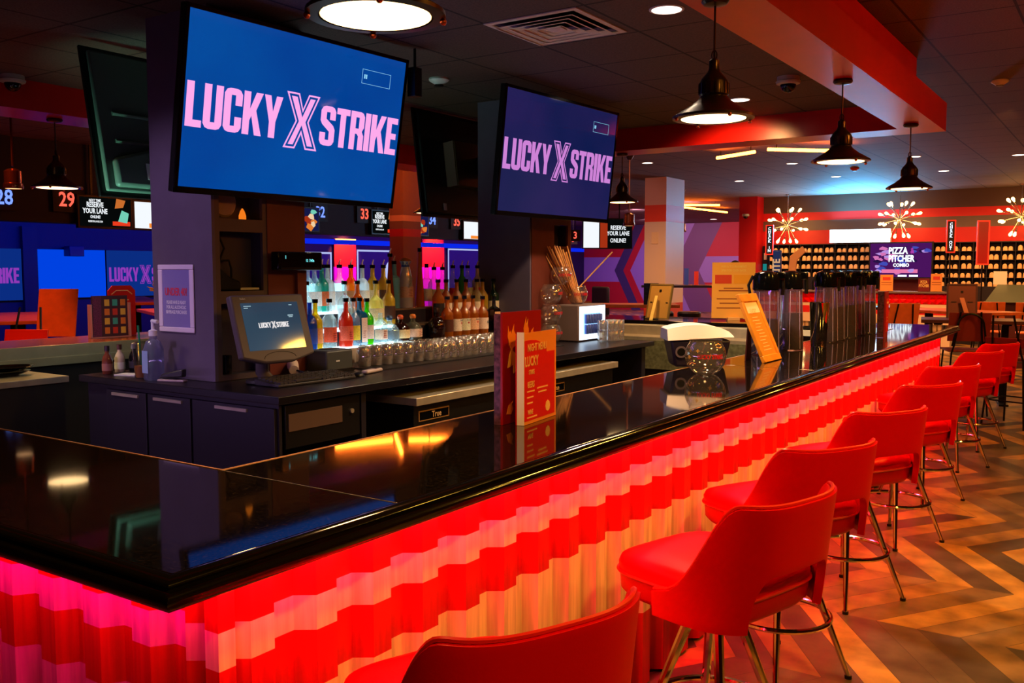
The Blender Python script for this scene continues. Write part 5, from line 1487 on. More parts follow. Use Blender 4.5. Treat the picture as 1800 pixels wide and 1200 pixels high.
def mural(y0, y1, z1, lab, circle=None):
    t = thing('framed_mural', lab, 'mural', (-18.44, (y0 + y1) / 2, 1.2), 0, 'navy murals in white frames')
    hy = (y1 - y0) / 2; zt = z1 - 1.2
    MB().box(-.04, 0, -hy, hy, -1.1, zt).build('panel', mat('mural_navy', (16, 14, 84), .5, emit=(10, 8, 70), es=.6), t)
    w = .05
    MB().box(0, .006, -hy, hy, zt - w, zt).box(0, .006, -hy, -hy + w, -1.1, zt - w).box(0, .006, hy - w, hy, -1.1, zt - w).build('white_frame', MF, t)
    if circle:
        MB().lathe([(.36, 0), (.36, .006), (.50, .006), (.50, 0)], seg=36, M=basis((.001, circle, .22), (0, 1, 0), (0, 0, 1))).build('circle_emblem', MF, t)
mural(16.9, 18.45, 2.06, 'navy mural in a white frame just right of the customer display')
mural(19.46, 22.19, 2.15, 'navy mural with a white circle emblem behind the middle bottles', .28)
mural(23.68, 28.0, 2.26, 'navy mural in a white frame left of the far column')
def red_panel(y0, y1, z1, lab):
    t = thing('lit_wall_panel', lab, 'wall panel', (-18.44, (y0 + y1) / 2, 0), 0, 'orange washed red wall panels')
    hy = (y1 - y0) / 2
    MB().box(-.04, 0, -hy, hy, 1.66, z1).build('red_panel', mat('lit_panel_red', (235, 24, 14), .5), t)
    MB().box(-.04, 0, -hy, hy, .1, 1.659).build('magenta_panel', mat('lit_panel_magenta', (230, 10, 200), .5, emit=(235, 0, 190), es=.5), t)
    MB().box(0, .05, -hy + .05, hy - .05, z1 - .03, z1).build('wash_lamp', glow('orange_wash_lamp', (255, 150, 70), 6.0), t)
    spot('wash_light', (-17.9, (y0 + y1) / 2, z1 + .30), (-18.44, (y0 + y1) / 2, z1 - .45), 500, (255, 120, 50), 75, .6, .05)
red_panel(18.56, 19.42, 2.44, 'red over magenta lit wall panel left of the grey striped column')
red_panel(22.38, 23.48, 2.63, 'red over magenta lit wall panel right of the tall honey bottle')

# lane numbers and monitors on the header
def lane_no(s, y, z, col, lab):
    t = thing('lane_number', lab, 'lane number', (-12.09, y, z), 0, 'lit lane numbers on the lane header')
    MB().box(0, .03, -.19, .19, -.16, .16).build('box', mat('number_box_black', (8, 8, 18), .5), t)
    text(s, .27, glow('lane_digit_' + ('blue' if col[2] > 200 else 'red'), col, 1.6), t, basis((.04, 0, 0), (0, 1, 0), (0, 0, 1)), bold=.015, xs=.85, name='digits')
BL, RDN = (110, 140, 255), (255, 90, 70)
lane_no('28', 6.25, 2.51, BL, 'blue white lit lane number 28 at the left edge')
lane_no('29', 7.09, 2.53, RDN, 'red lit lane number 29 under the left pendant')
lane_no('32', 11.80, 2.60, BL, 'blue white lit lane number 32 below the near television')
lane_no('33', 12.94, 2.62, RDN, 'red lit lane number 33 below the near television')
lane_no('34', 14.96, 2.60, BL, 'blue white lit lane number 34 below the black television back')
lane_no('35', 15.79, 2.60, RDN, 'red lit lane number 35 left of the far column')
def monitor(y0, y1, z0, z1, kind, lab, x=-12.02, M=None):
    t = thing('lane_monitor', lab, 'monitor', (x, (y0 + y1) / 2, (z0 + z1) / 2), 0, 'monitors hanging over the lanes')
    hy, hz = (y1 - y0) / 2, (z1 - z0) / 2
    MB().box(-.06, 0, -hy - .03, hy + .03, -hz - .03, hz + .03).build('housing', BLK, t, bevel=.005)
    B = lambda y, z, d=.004: basis((d, y, z), (0, 1, 0), (0, 0, 1))
    W_ = glow('monitor_white', (245, 250, 255), 1.0)
    if kind == 'text':
        MB().box(0, .002, -hy, hy, -hz, hz).build('screen', glow('monitor_black', (6, 8, 8), 1), t)
        w = hy * .30
        for s_, zz, sz in (('NEXT TIME', .85, .10), ('RESERVE', .52, .19), ('YOUR LANE', .05, .19), ('ONLINE!', -.38, .11), ('RESERVEALANE.COM', -.72, .065)):
            text(s_, sz * .52 * hz / .2, W_, t, B(-hy * .42, zz * hz * .92), bold=.025, xs=.68)
        MB().box(.002, .004, hy * .25, hy * .95, -hz * .9, -hz * .6).build('red_strip', glow('monitor_red', (235, 60, 30), 1), t)
        MB().prism([(-.06, -.1), (.08, -.12), (.11, .02), (.0, .06)], 0, .002, M=B(hy * .62, -.02, .003)).build('mint_shape', glow('monitor_mint', (120, 215, 190), .9), t)
        MB().prism([(-.08, -.02), (.05, .0), (.09, .1), (-.05, .12)], 0, .002, M=B(hy * .55, hz * .4, .003)).build('burger_shape', glow('monitor_amber', (220, 120, 50), .8), t)
    elif kind == 'white':
        MB().box(0, .002, -hy, hy, -hz, hz).build('screen', W_, t)
        MB().box(.002, .004, -hy * .3, hy, -hz * .95, -hz * .6).build('orange_strip', glow('monitor_orange', (250, 140, 50), 1), t)
    elif kind == 'food':
        MB().box(0, .002, -hy, hy, -hz, hz).build('screen', glow('monitor_dark_blue', (20, 24, 70), 1), t)
        r_ = random.Random(int(y0 * 10))
        for k in range(9):
            c = (r_.uniform(-hy * .7, hy * .7), r_.uniform(-hz * .8, hz * .8))
            a = [(c[0] + r_.uniform(.05, .11) * math.cos(q), c[1] + r_.uniform(.03, .09) * math.sin(q)) for q in [2 * PI * j / 6 for j in range(6)]]
            MB().prism(a, 0, .001, M=B(0, 0, .003 + .0005 * k)).build('food_patch', glow(*(('monitor_amber2', (235, 130, 50), .9), ('monitor_rust', (170, 50, 20), .9), ('monitor_cream', (250, 215, 170), .9), ('monitor_mint', (120, 215, 190), .9))[k % 4]), t)
    elif kind == 'pair':
        MB().box(0, .002, -hy, hy, -hz, hz).build('screen', glow('monitor_black'), t)
        MB().box(.002, .004, -hy, -hy * .35, -hz, hz).build('white_half', W_, t)
        MB().box(.0041, .006, -hy * .3, 0, -hz, hz * .9).build('food_patch', glow('monitor_rust'), t)
        for s_, zz in (('RESERVE', .4), ('YOUR LANE', -.0), ('ONLINE!', -.5)):
            text(s_, .085 * hz / .2, W_, t, B(hy * .45, zz * hz), bold=.02, xs=.7)
    for s in (-1, 1):
        MB().box(-.04, -.02, s * hy * .5 - .015, s * hy * .5 + .015, hz + .03, 3.31 - (z0 + z1) / 2).build('hanger', BLK, t)
    return t
monitor(7.25, 8.03, 2.19, 2.59, 'text', 'lane monitor reading RESERVE YOUR LANE ONLINE! left of the near column')
monitor(8.09, 8.75, 2.19, 2.57, 'white', 'white lane monitor cut off by the near column')
monitor(11.05, 11.70, 2.27, 2.65, 'food', 'lane monitor with food pictures right of the near column', x=-12.0)
monitor(13.12, 13.80, 2.28, 2.70, 'text', 'lane monitor reading RESERVE YOUR LANE half behind the striped column')
monitor(14.18, 14.78, 2.29, 2.70, 'food', 'lane monitor with food pictures right of the striped column')
monitor(16.0, 16.7, 2.25, 2.62, 'white', 'white lane monitor half hidden by the far column')
t = monitor(-.62, .62, -.36, .36, 'pair', 'pair of lane monitors before the chevron wall'); t.matrix_world = Matrix.Translation((-11.2, 21.0, 2.50)) @ Matrix.Rotation(R(-50), 4, 'Z')
for ch in t.children:
    if ch.name.startswith('hanger'): ch.scale.z = .32; ch.location.z = .245
for s_, x, y, z in (('36', -15.0, 25.8, 2.55), ('3', -12.9, 22.3, 2.52)):
    t = thing('lane_number', {'36': 'blue lit lane digit right of the far paired monitors', '3': 'red lit lane digit left of the far paired monitors'}[s_], 'lane number', (x, y, z), R(-50), 'lit lane numbers on the lane header')
    MB().box(-.02, 0, -.14, .14, -.16, .16).build('box', mat('number_box_black'), t)
    MB().box(-.02, -.01, -.01, .01, .16, 3.31 - z).build('hanger', BLK, t)
    text('3', .27, glow('lane_digit_red'), t, basis((.01, 0, 0), (0, 1, 0), (0, 0, 1)), bold=.015, xs=.85, name='digits')
def mini_pendant(x, y, z, lab):
    t = thing('cylinder_pendant', lab, 'pendant lamp', (x, y, z), 0, 'small copper cylinder pendants')
    MB().lathe([(.085, 0), (.09, .01), (.09, .05), (.08, .055), (.08, .17), (.05, .19), (.02, .20)], seg=22, cap=False).build('shade', mat('copper_shade', (140, 76, 44), .25, .95), t)
    MB().lathe([(.078, .004), (.078, .008)], seg=20).build('lens', glow('copper_pendant_glow', (255, 190, 130), 1.6), t)
    MB().tube([(0, 0, .22), (0, 0, 3.31 - z)], .012, 6).build('rod', mat('copper_shade'), t)
    MB().lathe([(.07, 3.31 - z), (.03, 3.24 - z)], seg=14).build('canopy', BRZ, t)
mini_pendant(-9.13, 4.83, 2.38, 'copper cylinder pendant at the left edge above lane number 28')
mini_pendant(-6.4, 12.69, 2.25, 'copper cylinder pendant left of the beige striped column')
mini_pendant(-8.18, 18.76, 2.40, 'copper cylinder pendant before the chevron wall, right of the column')

# ------------------------------------------------------------ shoe wall
SHF = mat('dark_shoe_shelving', (26, 18, 26), .5)
SHO = mat('tan_shoe_leather', (252, 206, 150), .5, noise=.15, nscale=20)
def shoe_shelf(x0, cols, rows, lab):
    t = thing('shoe_shelf', lab, 'shelf', (x0, 21.94, .0), 0, 'dark cubbies full of bowling shoes')
    px, pz = .262, .187
    zb = 2.155 - rows * pz
    w = cols * px
    MB().box(0, w, -.02, 0, zb, 2.16).build('back_board', SHF, t)
    MB().box(-.02, w + .02, -.30, -.02, 2.155, 2.175).box(-.02, w + .02, -.30, -.02, .0, zb).build('carcass', SHF, t)
    for r_ in range(rows):
        MB().box(0, w, -.28, -.02, zb + r_ * pz, zb + r_ * pz + .012).build('shelf_board', SHF, t)
    for c in range(cols + 1):
        MB().box(c * px - .006, c * px + .006, -.285, -.02, zb + .012, 2.155).build('divider', SHF, t)
    return t, px, pz, zb
sh_first = None; rs = random.Random(5); SHM = []
for k, hh in enumerate((.102, .112, .092)):
    w = .045
    v = []; f = []
    secs = [(0, w * .80, hh * .86), (.012, w * .98, hh * .97), (.05, w, hh), (.10, w * .9, hh * .7), (.18, w * 1.05, hh * .5), (.235, w * .8, hh * .36), (.25, w * .4, hh * .25)]
    for y, hw_, h_ in secs:
        for a in range(9):
            an = PI * a / 8
            v.append((hw_ * math.cos(an), y, h_ * (math.sin(an) ** .45 if 0 < a < 8 else 0)))
    for i in range(len(secs) - 1):
        for a in range(8): f.append((i * 9 + a, i * 9 + a + 1, (i + 1) * 9 + a + 1, (i + 1) * 9 + a))
        f.append((i * 9, (i + 1) * 9, (i + 1) * 9 + 8, i * 9 + 8))
    f.append(tuple(range(9))); f.append(tuple(reversed(range(6 * 9, 7 * 9))))
    me = MB().add(v, f).mesh('bowling_shoe', SHO)
    SHM.append(me)
for side, (x0, cols, rows) in enumerate(((-7.26, 9, 4), (-3.62, 10, 5))):
    t, px, pz, zb = shoe_shelf(x0, cols, rows, ('dark shoe shelf left of the pizza screen', 'dark shoe shelf right of the pizza screen')[side])
    for c in range(cols):
        for r_ in range(rows):
            m_ = rs.choice(SHM); gap = rs.uniform(.049, .058); off = rs.uniform(-.014, .014)
            for s in (-1, 1):
                o = bpy.data.objects.new('bowling_shoe', m_); COL.objects.link(o)
                o.location = (x0 + (c + .5) * px + s * gap + off, 21.665, zb + r_ * pz + .0125)
                o.rotation_euler.z = rs.uniform(-.08, .08)
                rl = ('bottom', 'second', 'third', 'fourth', 'fifth')[r_]
                tag(o, 'tan bowling shoe, heel out, %s shelf level up, %s the pizza screen' % (rl, 'right of' if side else 'left of'), 'bowling shoe', 'tan bowling shoes, %s level, shelf %s the screen' % (rl, 'right of' if side else 'left of'))
pt = thing('pizza_screen', 'television reading PIZZA & PITCHER COMBO between the shoe shelves', 'television', (-4.26, 21.55, 1.79))
MB().box(-.66, .66, 0, .06, -.42, .40).build('housing', BLK, pt, bevel=.006)
MB().box(-.63, .63, -.004, 0, -.37, .37).build('screen', glow('pizza_screen_purple', (74, 20, 92), 1.0), pt)
FB = lambda x, z, d=-.006: basis((x, d, z), (1, 0, 0), (0, 0, 1))
r_ = random.Random(11)
for k in range(34):
    c = (r_.uniform(-.58, .30) , r_.uniform(-.28, .30))
    if k > 30: c = (.45 + .04 * (k - 31), .2)
    a = [(c[0] + r_.uniform(.04, .12) * math.cos(q), c[1] + r_.uniform(.02, .06) * math.sin(q)) for q in [2 * PI * j / 7 for j in range(7)]]
    MB().prism(a, 0, .0008, M=FB(0, 0, -.0045 - .0001 * k)).build('picture_patch', glow(*(('pz_lilac', (190, 150, 235), .9), ('pz_blue', (70, 80, 190), .9), ('pz_pink', (225, 120, 190), .9), ('pz_dark', (40, 20, 70), .9))[k % 4]), pt)
pw = glow('pz_white', (235, 250, 255), 1.8)
text('PIZZA', .20, pw, pt, FB(-.05, .20, -.010), bold=.03, xs=.72); text('&', .17, glow('pz_magenta', (190, 60, 170), 1.0), pt, FB(.24, .20, -.010), bold=.02, xs=.7)
text('PITCHER', .20, pw, pt, FB(.02, .03, -.010), bold=.03, xs=.68); text('COMBO', .10, pw, pt, FB(.02, -.11, -.010), bold=.03, xs=.9)
MB().box(-.38, .36, -.008, -.004, -.28, -.20).build('lower_strip', glow('pz_pinkstrip', (235, 120, 170), 1.0), pt)
for x in (-.26, .05, .28): MB().box(x - .09, x + .09, -.007, -.004, -.36, -.32).build('price_marks', pw, pt)
lbx = thing('light_box', 'blank bright white light box above the shoe shelf', 'light box', (-5.19, 21.84, 2.345))
MB().box(-.66, .66, -.06, .08, -.15, .15).build('case', mat('white_trim_ring'), lbx)
MB().box(-.655, .655, -.065, -.0601, -.145, .145).build('diffuser', glow('light_box_glow', (200, 235, 255), 9.0), lbx)
def counter():
    t = thing('shoe_counter', 'shoe rental counter with a glossy red tufted front', 'counter', (-5, 19.2, 0))
    P_(MB().box(-7.4, -2.80, 18.98, 19.7, 1.13, 1.165).build('counter_top', mat('grey_stone_top', (120, 104, 104), .25), t, bevel=.004))
    P_(MB().box(-7.35, -2.84, 19.06, 19.6, 0, 1.13).build('base', zband_mat('shoe_counter_bands', [(0, (240, 215, 180)), (.60, (240, 215, 180)), (.714, (225, 24, 14)), (.849, (240, 215, 180)), (.92, (225, 24, 14))], .4), t))
    mb = MB()
    n = 34; rws = 2
    for i in range(n):
        for j in range(rws):
            x0 = -7.35 + i * .133; z0 = .92 + j * .103
            mb.add([(x0, 19.06, z0), (x0 + .133, 19.06, z0), (x0 + .133, 19.06, z0 + .103), (x0, 19.06, z0 + .103), (x0 + .0665, 19.02, z0 + .05)], [(0, 1, 4), (1, 2, 4), (2, 3, 4), (3, 0, 4)])
    o = P_(mb.build('tufted_panel', mat('glossy_red_tuft', (230, 14, 14), .15), t, smooth=False))
counter()
def counter_sign(x, z0, h, w, m, lab, s=None, name='counter_sign'):
    t = thing(name, lab, 'sign', (x, 19.12, z0))
    MB().box(-w / 2, w / 2, 0, .012, 0, h).build('board', m, t)
    MB().box(-w / 2, w / 2, -.0, .08, -.001, .006).build('foot', m, t)
    if s:
        for i, q in enumerate(s): text(q, .075, mat('sign_yellow_ink'), t, basis((0, -.003, h * .72 - i * .07), (1, 0, 0), (0, 0, 1)), bold=.03, xs=.62)
    else:
        MB().box(-w * .3, w * .3, -.002, 0, h * .66, h * .85).build('red_mark', mat('sign_red_block'), t)
        MB().box(-w * .4, w * .4, -.002, 0, h * .5, h * .54).box(-w * .4, w * .4, -.002, 0, h * .38, h * .41).build('printed_lines', mat('sign_orange_ink'), t)
PZD = mat('dark_red_poster', (120, 20, 20), .5); OPS = mat('orange_sheet_sign', (245, 165, 80), .5)
counter_sign(-4.28, 1.167, .27, .22, PZD, 'small dark PIZZA PITCHER poster left on the shoe counter', ('PIZZA', 'PITCHER'))
counter_sign(-4.02, 1.167, .32, .24, OPS, 'orange sheet sign beside the left pizza poster on the shoe counter')
counter_sign(-3.34, 1.167, .25, .20, PZD, 'small dark PIZZA PITCHER poster right on the shoe counter', ('PIZZA', 'PITCHER'))
counter_sign(-3.12, 1.167, .34, .20, OPS, 'tall orange sheet sign at the right end of the shoe counter')
def hanging_sign(x, y, z0, z1, w, txt, lab, zf):
    t = thing('vertical_sign', lab, 'sign', (x, y, z0), R(10), 'vertical signs on poles')
    h = z1 - z0
    RF = mat('neon_red_frame', (255, 60, 30), .4, emit=(255, 40, 20), es=1.0)
    MB().box(-w / 2 + .02, w / 2 - .02, 0, .05, .02, h - .02).build('face', mat('sign_face_black', (20, 8, 14), .4) if txt else mat('sign_face_red', (170, 8, 10), .3), t)
    MB().box(-w / 2, w / 2, -.01, .055, 0, .02).box(-w / 2, w / 2, -.01, .055, h - .02, h).box(-w / 2, -w / 2 + .02, -.01, .055, .02, h - .02).box(w / 2 - .02, w / 2, -.01, .055, .02, h - .02).build('frame', RF, t)
    MB().tube([(0, .02, zf - z0), (0, .02, 0)], .015, 8).build('pole', BLK, t)
    MB().lathe([(.08, 0), (.08, .012), (.02, .02)], (0, .02, zf - z0), 18).build('pole_foot', BLK, t)
    if txt:
        n = len(txt)
        for i, ch in enumerate(txt):
            if ch != ' ': text(ch, h / n * 1.05, glow('sign_letter_white', (230, 245, 255), 1.5), t, basis((0, -.004, h - .05 - (i + .5) * (h - .1) / n), (1, 0, 0), (0, 0, 1)), bold=.03, xs=1.0)
hanging_sign(-6.38, 19.15, 1.895, 2.52, .16, 'CHECK IN', 'vertical red framed CHECK IN sign on a pole above the shoe counter', 1.167)
hanging_sign(-2.90, 19.15, 1.905, 2.52, .16, 'CHECK OUT', 'vertical red framed CHECK OUT sign on a pole right of the pizza screen', 1.167)
hanging_sign(-2.21, 18.0, 1.67, 2.44, .20, '', 'blank red panel sign on a pole right of the CHECK OUT sign', .0)
def sputnik(x, y, z, zt, lab, s=1.0):
    t = thing('sputnik_chandelier', lab, 'chandelier', (x, y, z), 0, 'starburst chandeliers before the shoe wall')
    BR = mat('polished_nickel', (200, 186, 176), .2, .9)
    MB().sphere((0, 0, 0), .045, 16, 8).build('hub', BR, t)
    MB().tube([(0, 0, .04), (0, 0, zt - z)], .009, 8).build('rod', BR, t)
    MB().lathe([(.06, zt - z), (.06, zt - z - .02), (.02, zt - z - .03)], seg=18).build('canopy', BR, t)
    gl_ = glow('edison_bulb', (255, 205, 130), 7.0)
    dirs = []
    for el, n, o in ((52, 5, .3), (16, 6, 0), (-14, 6, .5), (-60, 4, .4)):
        for k in range(n):
            a = 2 * PI * (k + o) / n
            dirs.append((math.cos(R(el)) * math.cos(a), math.cos(R(el)) * math.sin(a), math.sin(R(el))))
    for d in dirs:
        d = Vector(d)
        a = MB().tube([d * .04, d * .36 * s], .007, 6).build('arm', BR, t)
        MB().tube([d * .33 * s, d * .37 * s], .016, 8).build('socket', BR, a)
        M = d.to_track_quat('Z', 'Y').to_matrix().to_4x4(); M.translation = d * .37 * s
        MB().lathe([(.012, 0), (.022, .03), (.034, .07), (.026, .10), (.004, .115)], seg=10, cap=False, M=M).build('bulb', gl_, a)
    point('chandelier_light', (x, y - .1, z - .12), 26, (255, 180, 90), .25)
sputnik(-6.68, 21.3, 2.61, 3.31, 'starburst chandelier with glowing bulbs right of the CHECK IN sign')
sputnik(-4.25, 21.3, 2.67, 3.31, 'starburst chandelier with glowing bulbs above the pizza screen', .95)
sputnik(-1.93, 21.2, 2.66, 3.31, 'starburst chandelier cut by the right edge of the picture', .95)
lc = thing('locker_panel', 'dark purple wall panel with a small white notice left of the shoe shelf', 'wall panel', (-7.37, 21.9, 1.1))
MB().box(-.09, .09, 0, .04, 0, 1.05).build('panel', mat('dark_purple_cabinet'), lc)
MB().box(-.05, .05, -.005, 0, .72, .88).build('notice', mat('white_label', (235, 238, 240), .5), lc)
MB().box(-.07, .07, -.005, 0, .46, .62).build('teal_display', glow('teal_display', (30, 150, 150), .7), lc)

# ------------------------------------------------------------ loose furniture
WT = mat('orange_wood_top', (206, 104, 44), .35, noise=.2, nscale=9)
WC = mat('plywood_seat_orange', (224, 112, 50), .35, noise=.15, nscale=9)
WD = mat('dark_red_plywood', (140, 40, 30), .4, noise=.1, nscale=6)
BKM = mat('black_metal', (14, 13, 13), .4, .5)
def high_table(x, y, lab, L=1.4, Wd=.7, h=1.05, rz=0, m=WT, name='high_table'):
    t = thing(name, lab, 'table', (x, y, 0), rz)
    MB().box(-L / 2, L / 2, -Wd / 2, Wd / 2, h - .04, h).build('tabletop', m, t, bevel=.004)
    for s in (-1, 1):
        lg = MB().box(s * L * .33 - .04, s * L * .33 + .04, -.04, .04, .02, h - .04).build('leg', BKM, t)
        MB().box(s * L * .33 - .05, s * L * .33 + .05, -Wd * .4, Wd * .4, 0, .02).build('foot_bar', BKM, lg)
        MB().box(s * L * .33 - .05, s * L * .33 + .05, -Wd * .4, Wd * .4, h - .06, h - .041).build('top_bar', BKM, lg)
    return t
def ply_chair(x, y, rz, lab, sh=.75, m=WC, bh=.40, loop=False):
    t = thing('plywood_chair', lab, 'chair', (x, y, 0), rz, None)
    MB().box(-.20, .20, -.20, .20, sh - .02, sh).build('seat', m, t, bevel=.008)
    B_ = basis((0, .20, sh + .10), (1, 0, 0), (0, .22, 1))
    o = MB().box(-.21, .21, 0, bh, -.012, .0).build('backrest', m, t, bevel=.005); o.matrix_local = B_
    for sx in (-1, 1):
        for sy in (-1, 1):
            if sy > 0:
                MB().tube([(sx * .10, .30, sh + .42), (sx * .14, .215, sh + .05), (sx * .16, .20, sh - .03), (sx * .21, .24, 0.01)], .010, 6).build('leg', BKM, t)
            else:
                MB().tube([(sx * .17, -.17, sh - .02), (sx * .21, -.23, .01)], .010, 6).build('leg', BKM, t)
    MB().tube([(.19, -.2, .28), (.19, .215, .28), (-.19, .215, .28), (-.19, -.2, .28)], .008, 6, closed=True).build('foot_rail', BKM, t)
    if loop:
        pts = [(.13 * math.cos(a), .31 - .10 * 0, sh + .27 + .13 * math.sin(a)) for a in [PI * k / 12 for k in range(13)]]
        pts = [(.17, .27, sh + .05)] + pts + [(-.17, .27, sh + .05)]
        MB().tube(pts, .011, 8).build('back_loop', BKM, t)
    return t
# right rear dining area
ply_chair(-1.53, 11.2, R(200), 'dark red backed bar chair with a black wire loop, just beyond the bar end', .72, WD, .32, True)
ply_chair(-.95, 10.55, R(160), 'wire legged bar chair behind the last red stool', .72, WD, .10)
high_table(-1.6, 12.25, 'dark high table just past the end of the bar', 1.1, .7, 1.0, R(10), mat('dark_brown_top', (96, 44, 30), .4))
ply_chair(-2.75, 13.75, R(215), 'orange plywood chair turned at the left of the far dining table', .70, WC, .34, False)
high_table(-2.05, 14.25, 'long orange-brown high table under the CHECK OUT sign', 1.5, .8, 1.02, R(-35))
ply_chair(-1.75, 15.0, R(190), 'orange plywood chair, left of the pair at the right of the dining table', .70, WC, .34)
ply_chair(-1.18, 15.0, R(186), 'orange plywood chair, right of the pair at the right of the dining table', .70, WC, .34)
high_table(-3.4, 15.6, 'black pedestal high table before the red tufted counter', .9, .7, 1.0, 0, BKM)
fr2 = thing('easel_back_frame', 'dark brown back of a framed picture on the high table past the bar', 'menu frame', (-1.72, 12.35, 1.001), R(12))
def e2(mb, nm, m):
    o = mb.build(nm, m, fr2); o.matrix_local = EB; return o
BRF = mat('brown_frame_back', (100, 46, 26), .5)
e2(MB().box(-.15, .15, 0, .40, 0, .012), 'backing_board', BRF)
e2(MB().box(-.17, -.15, 0, .42, -.004, .018).box(.15, .17, 0, .42, -.004, .018).box(-.15, .15, .40, .42, -.004, .018), 'frame', mat('dark_brown_frame_edge', (60, 22, 18), .5))
e2(MB().box(-.014, .014, .31, .335, .012, .018).box(-.12, -.06, .19, .20, .012, .016).box(.06, .12, .19, .20, .012, .016), 'hanger_clips', BLK)
MB().add([(-.03, -.02, .25), (.02, -.02, .25), (.09, -.13, 0), (.04, -.13, 0), (-.03, -.01, .25), (.02, -.01, .25), (.09, -.12, 0), (.04, -.12, 0)], [(0, 1, 2, 3), (7, 6, 5, 4), (0, 4, 5, 1), (1, 5, 6, 2), (2, 6, 7, 3), (3, 7, 4, 0)]).build('easel_leg', mat('tan_easel_strip', (170, 96, 44), .5), fr2)
gs = thing('ball_return_hood', 'large grey-green sloping metal hood at the right edge before the shoes', 'counter hood', (-1.1, 17.0, 0))
P_(MB().prism([(-2.02, 16.75), (.6, 16.75), (.6, 17.5), (-2.02, 17.5)], 1.06, 1.07).add([(-2.0, 16.8, 1.07), (.6, 16.8, 1.07), (.6, 17.3, 1.34), (-1.88, 17.3, 1.34), (-2.0, 17.4, 1.07), (.6, 17.4, 1.07)], [(0, 1, 2, 3), (3, 2, 5, 4), (0, 3, 4), (1, 5, 2)]).build('hood', mat('grey_green_metal', (110, 120, 104), .35, .4), gs))
P_(MB().box(-1.95, .55, 16.85, 17.4, 0, 1.06).build('base', mat('dark_red_base', (70, 16, 16), .5), gs))
ns = thing('paper_notice', 'white paper notice standing on the grey-green hood', 'notice', (-1.85, 17.32, 1.34), R(8))
MB().box(-.10, .10, 0, .01, 0, .22).build('sheet', mat('white_paper'), ns)
# area between far bar and chevron wall
high_table(-6.0, 14.1, 'black high table with two menus before the chevron wall', 1.5, .7, 1.36 - .02, R(20), mat('plum_black_top', (40, 22, 34), .35))
for k, (dx, dy, c, lab) in enumerate(((-.06, 0, (60, 90, 190), 'slim blue menu standing on the black high table'), (.10, .03, (230, 70, 50), 'red menu standing on the black high table'))):
    o = MB().box(-.035, .035, -.01, .01, 0, (.27, .22)[k]).build('table_menu', mat('table_menu_%d' % k, c, .4), loc=(-6.0 + dx, 14.1 + dy, 1.341))
    tag(o, lab, 'menu')
def chrome_stool(x, y, lab):
    t = thing('chrome_stool', lab, 'stool', (x, y, 0), .3)
    MB().lathe([(.17, .70), (.18, .72), (.18, .76), (.16, .78)], seg=22).build('seat', BLK, t)
    for k in range(4):
        a = PI / 4 + k * PI / 2
        MB().tube([(.13 * math.cos(a), .13 * math.sin(a), .70), (.17 * math.cos(a), .17 * math.sin(a), .0)], .012, 6).build('leg', CHR, t)
    MB().tube([(.15 * math.cos(2 * PI * k / 24), .15 * math.sin(2 * PI * k / 24), .3) for k in range(24)], .008, 6, closed=True).tube([(.135 * math.cos(2 * PI * k / 24), .135 * math.sin(2 * PI * k / 24), .66) for k in range(24)], .01, 6, closed=True).build('ring', CHR, t)
    t.scale = (1, 1, 1.22)
chrome_stool(-5.62, 13.2, 'chrome legged stool right of the pair under the black high table')
chrome_stool(-5.98, 13.0, 'chrome legged stool left of the pair under the black high table')
high_table(-5.95, 11.9, 'orange wooden high table behind the tan easel frame', 1.3, .7, 1.10, R(30))
ply_chair(-6.30, 10.9, R(210), 'orange plywood chair at the table behind the glowing can fridge', .78, WC, .30)
def dark_chair(x, y, rz, lab, s=1.25):
    t = thing('black_office_chair', lab, 'chair', (x, y, 0), rz)
    MB().box(-.22, .22, -.22, .22, .50, .56).build('seat', BLK, t, bevel=.02)
    MB().box(-.20, .20, .20, .25, .60, 1.05).build('backrest', mat('dark_chair_fabric', (30, 16, 24), .7), t, bevel=.03)
    MB().cyl((0, 0, .08), .03, .43, 12).build('column', CHR, t)
    for k in range(5):
        a = 2 * PI * k / 5
        MB().tube([(0, 0, .09), (.25 * math.cos(a), .25 * math.sin(a), .03)], .018, 6).build('leg', BLK, t)
    t.scale = (s, s, s)
dark_chair(-7.75, 13.3, R(190), 'black chair at the desk right of the straw bundle, the left one')
dark_chair(-7.1, 13.6, R(150), 'black chair at the desk behind the tan frame, the right one')
tb = thing('small_photo_box', 'small black and teal box on top of the divider behind the tan frame', 'box', (-5.62, 11.85, 1.10))
MB().box(-.09, .09, -.05, .05, 0, .30).build('carton', mat('black_teal_carton', (20, 40, 50), .4, noise=.8, nscale=30), tb)
lgt = thing('wall_notice', 'small cream switch plate on the beige striped column', 'switch plate', (-7.52, 15.995, 2.18))
MB().box(-.07, .07, -.012, 0, -.11, .11).build('plate', mat('cream_plate', (240, 214, 170), .5), lgt, bevel=.004)
# beer taps on the far cross bar
tt = thing('beer_tap_tower', 'beer tap tower on the far cross bar, hidden up to its handles by the dispensers', 'beer tap', (-2.92, 9.25, 1.068), R(10))
MB().cyl((0, 0, 0), .05, .40, 20).box(-.16, .16, -.04, .04, .36, .44).build('tower', CHR, tt, bevel=.006)
MB().box(-.11, -.03, -.06, .02, .42, .72).build('blue_handle', mat('tap_handle_blue', (24, 60, 170), .3), tt, bevel=.012)
text('LITE', .10, mat('sign_white_ink'), tt, basis((-.07, -.063, .55), (0, 0, 1), (-1, 0, 0)), bold=.03, xs=.9)
MB().prism([(.03, .40), (.10, .40), (.12, .62), (.20, .70), (.17, .76), (.05, .66)], -.02, .02, M=Matrix.Rotation(PI / 2, 4, 'X')).build('wooden_handle', mat('salmon_wood_handle', (236, 150, 96), .4), tt, bevel=.004)
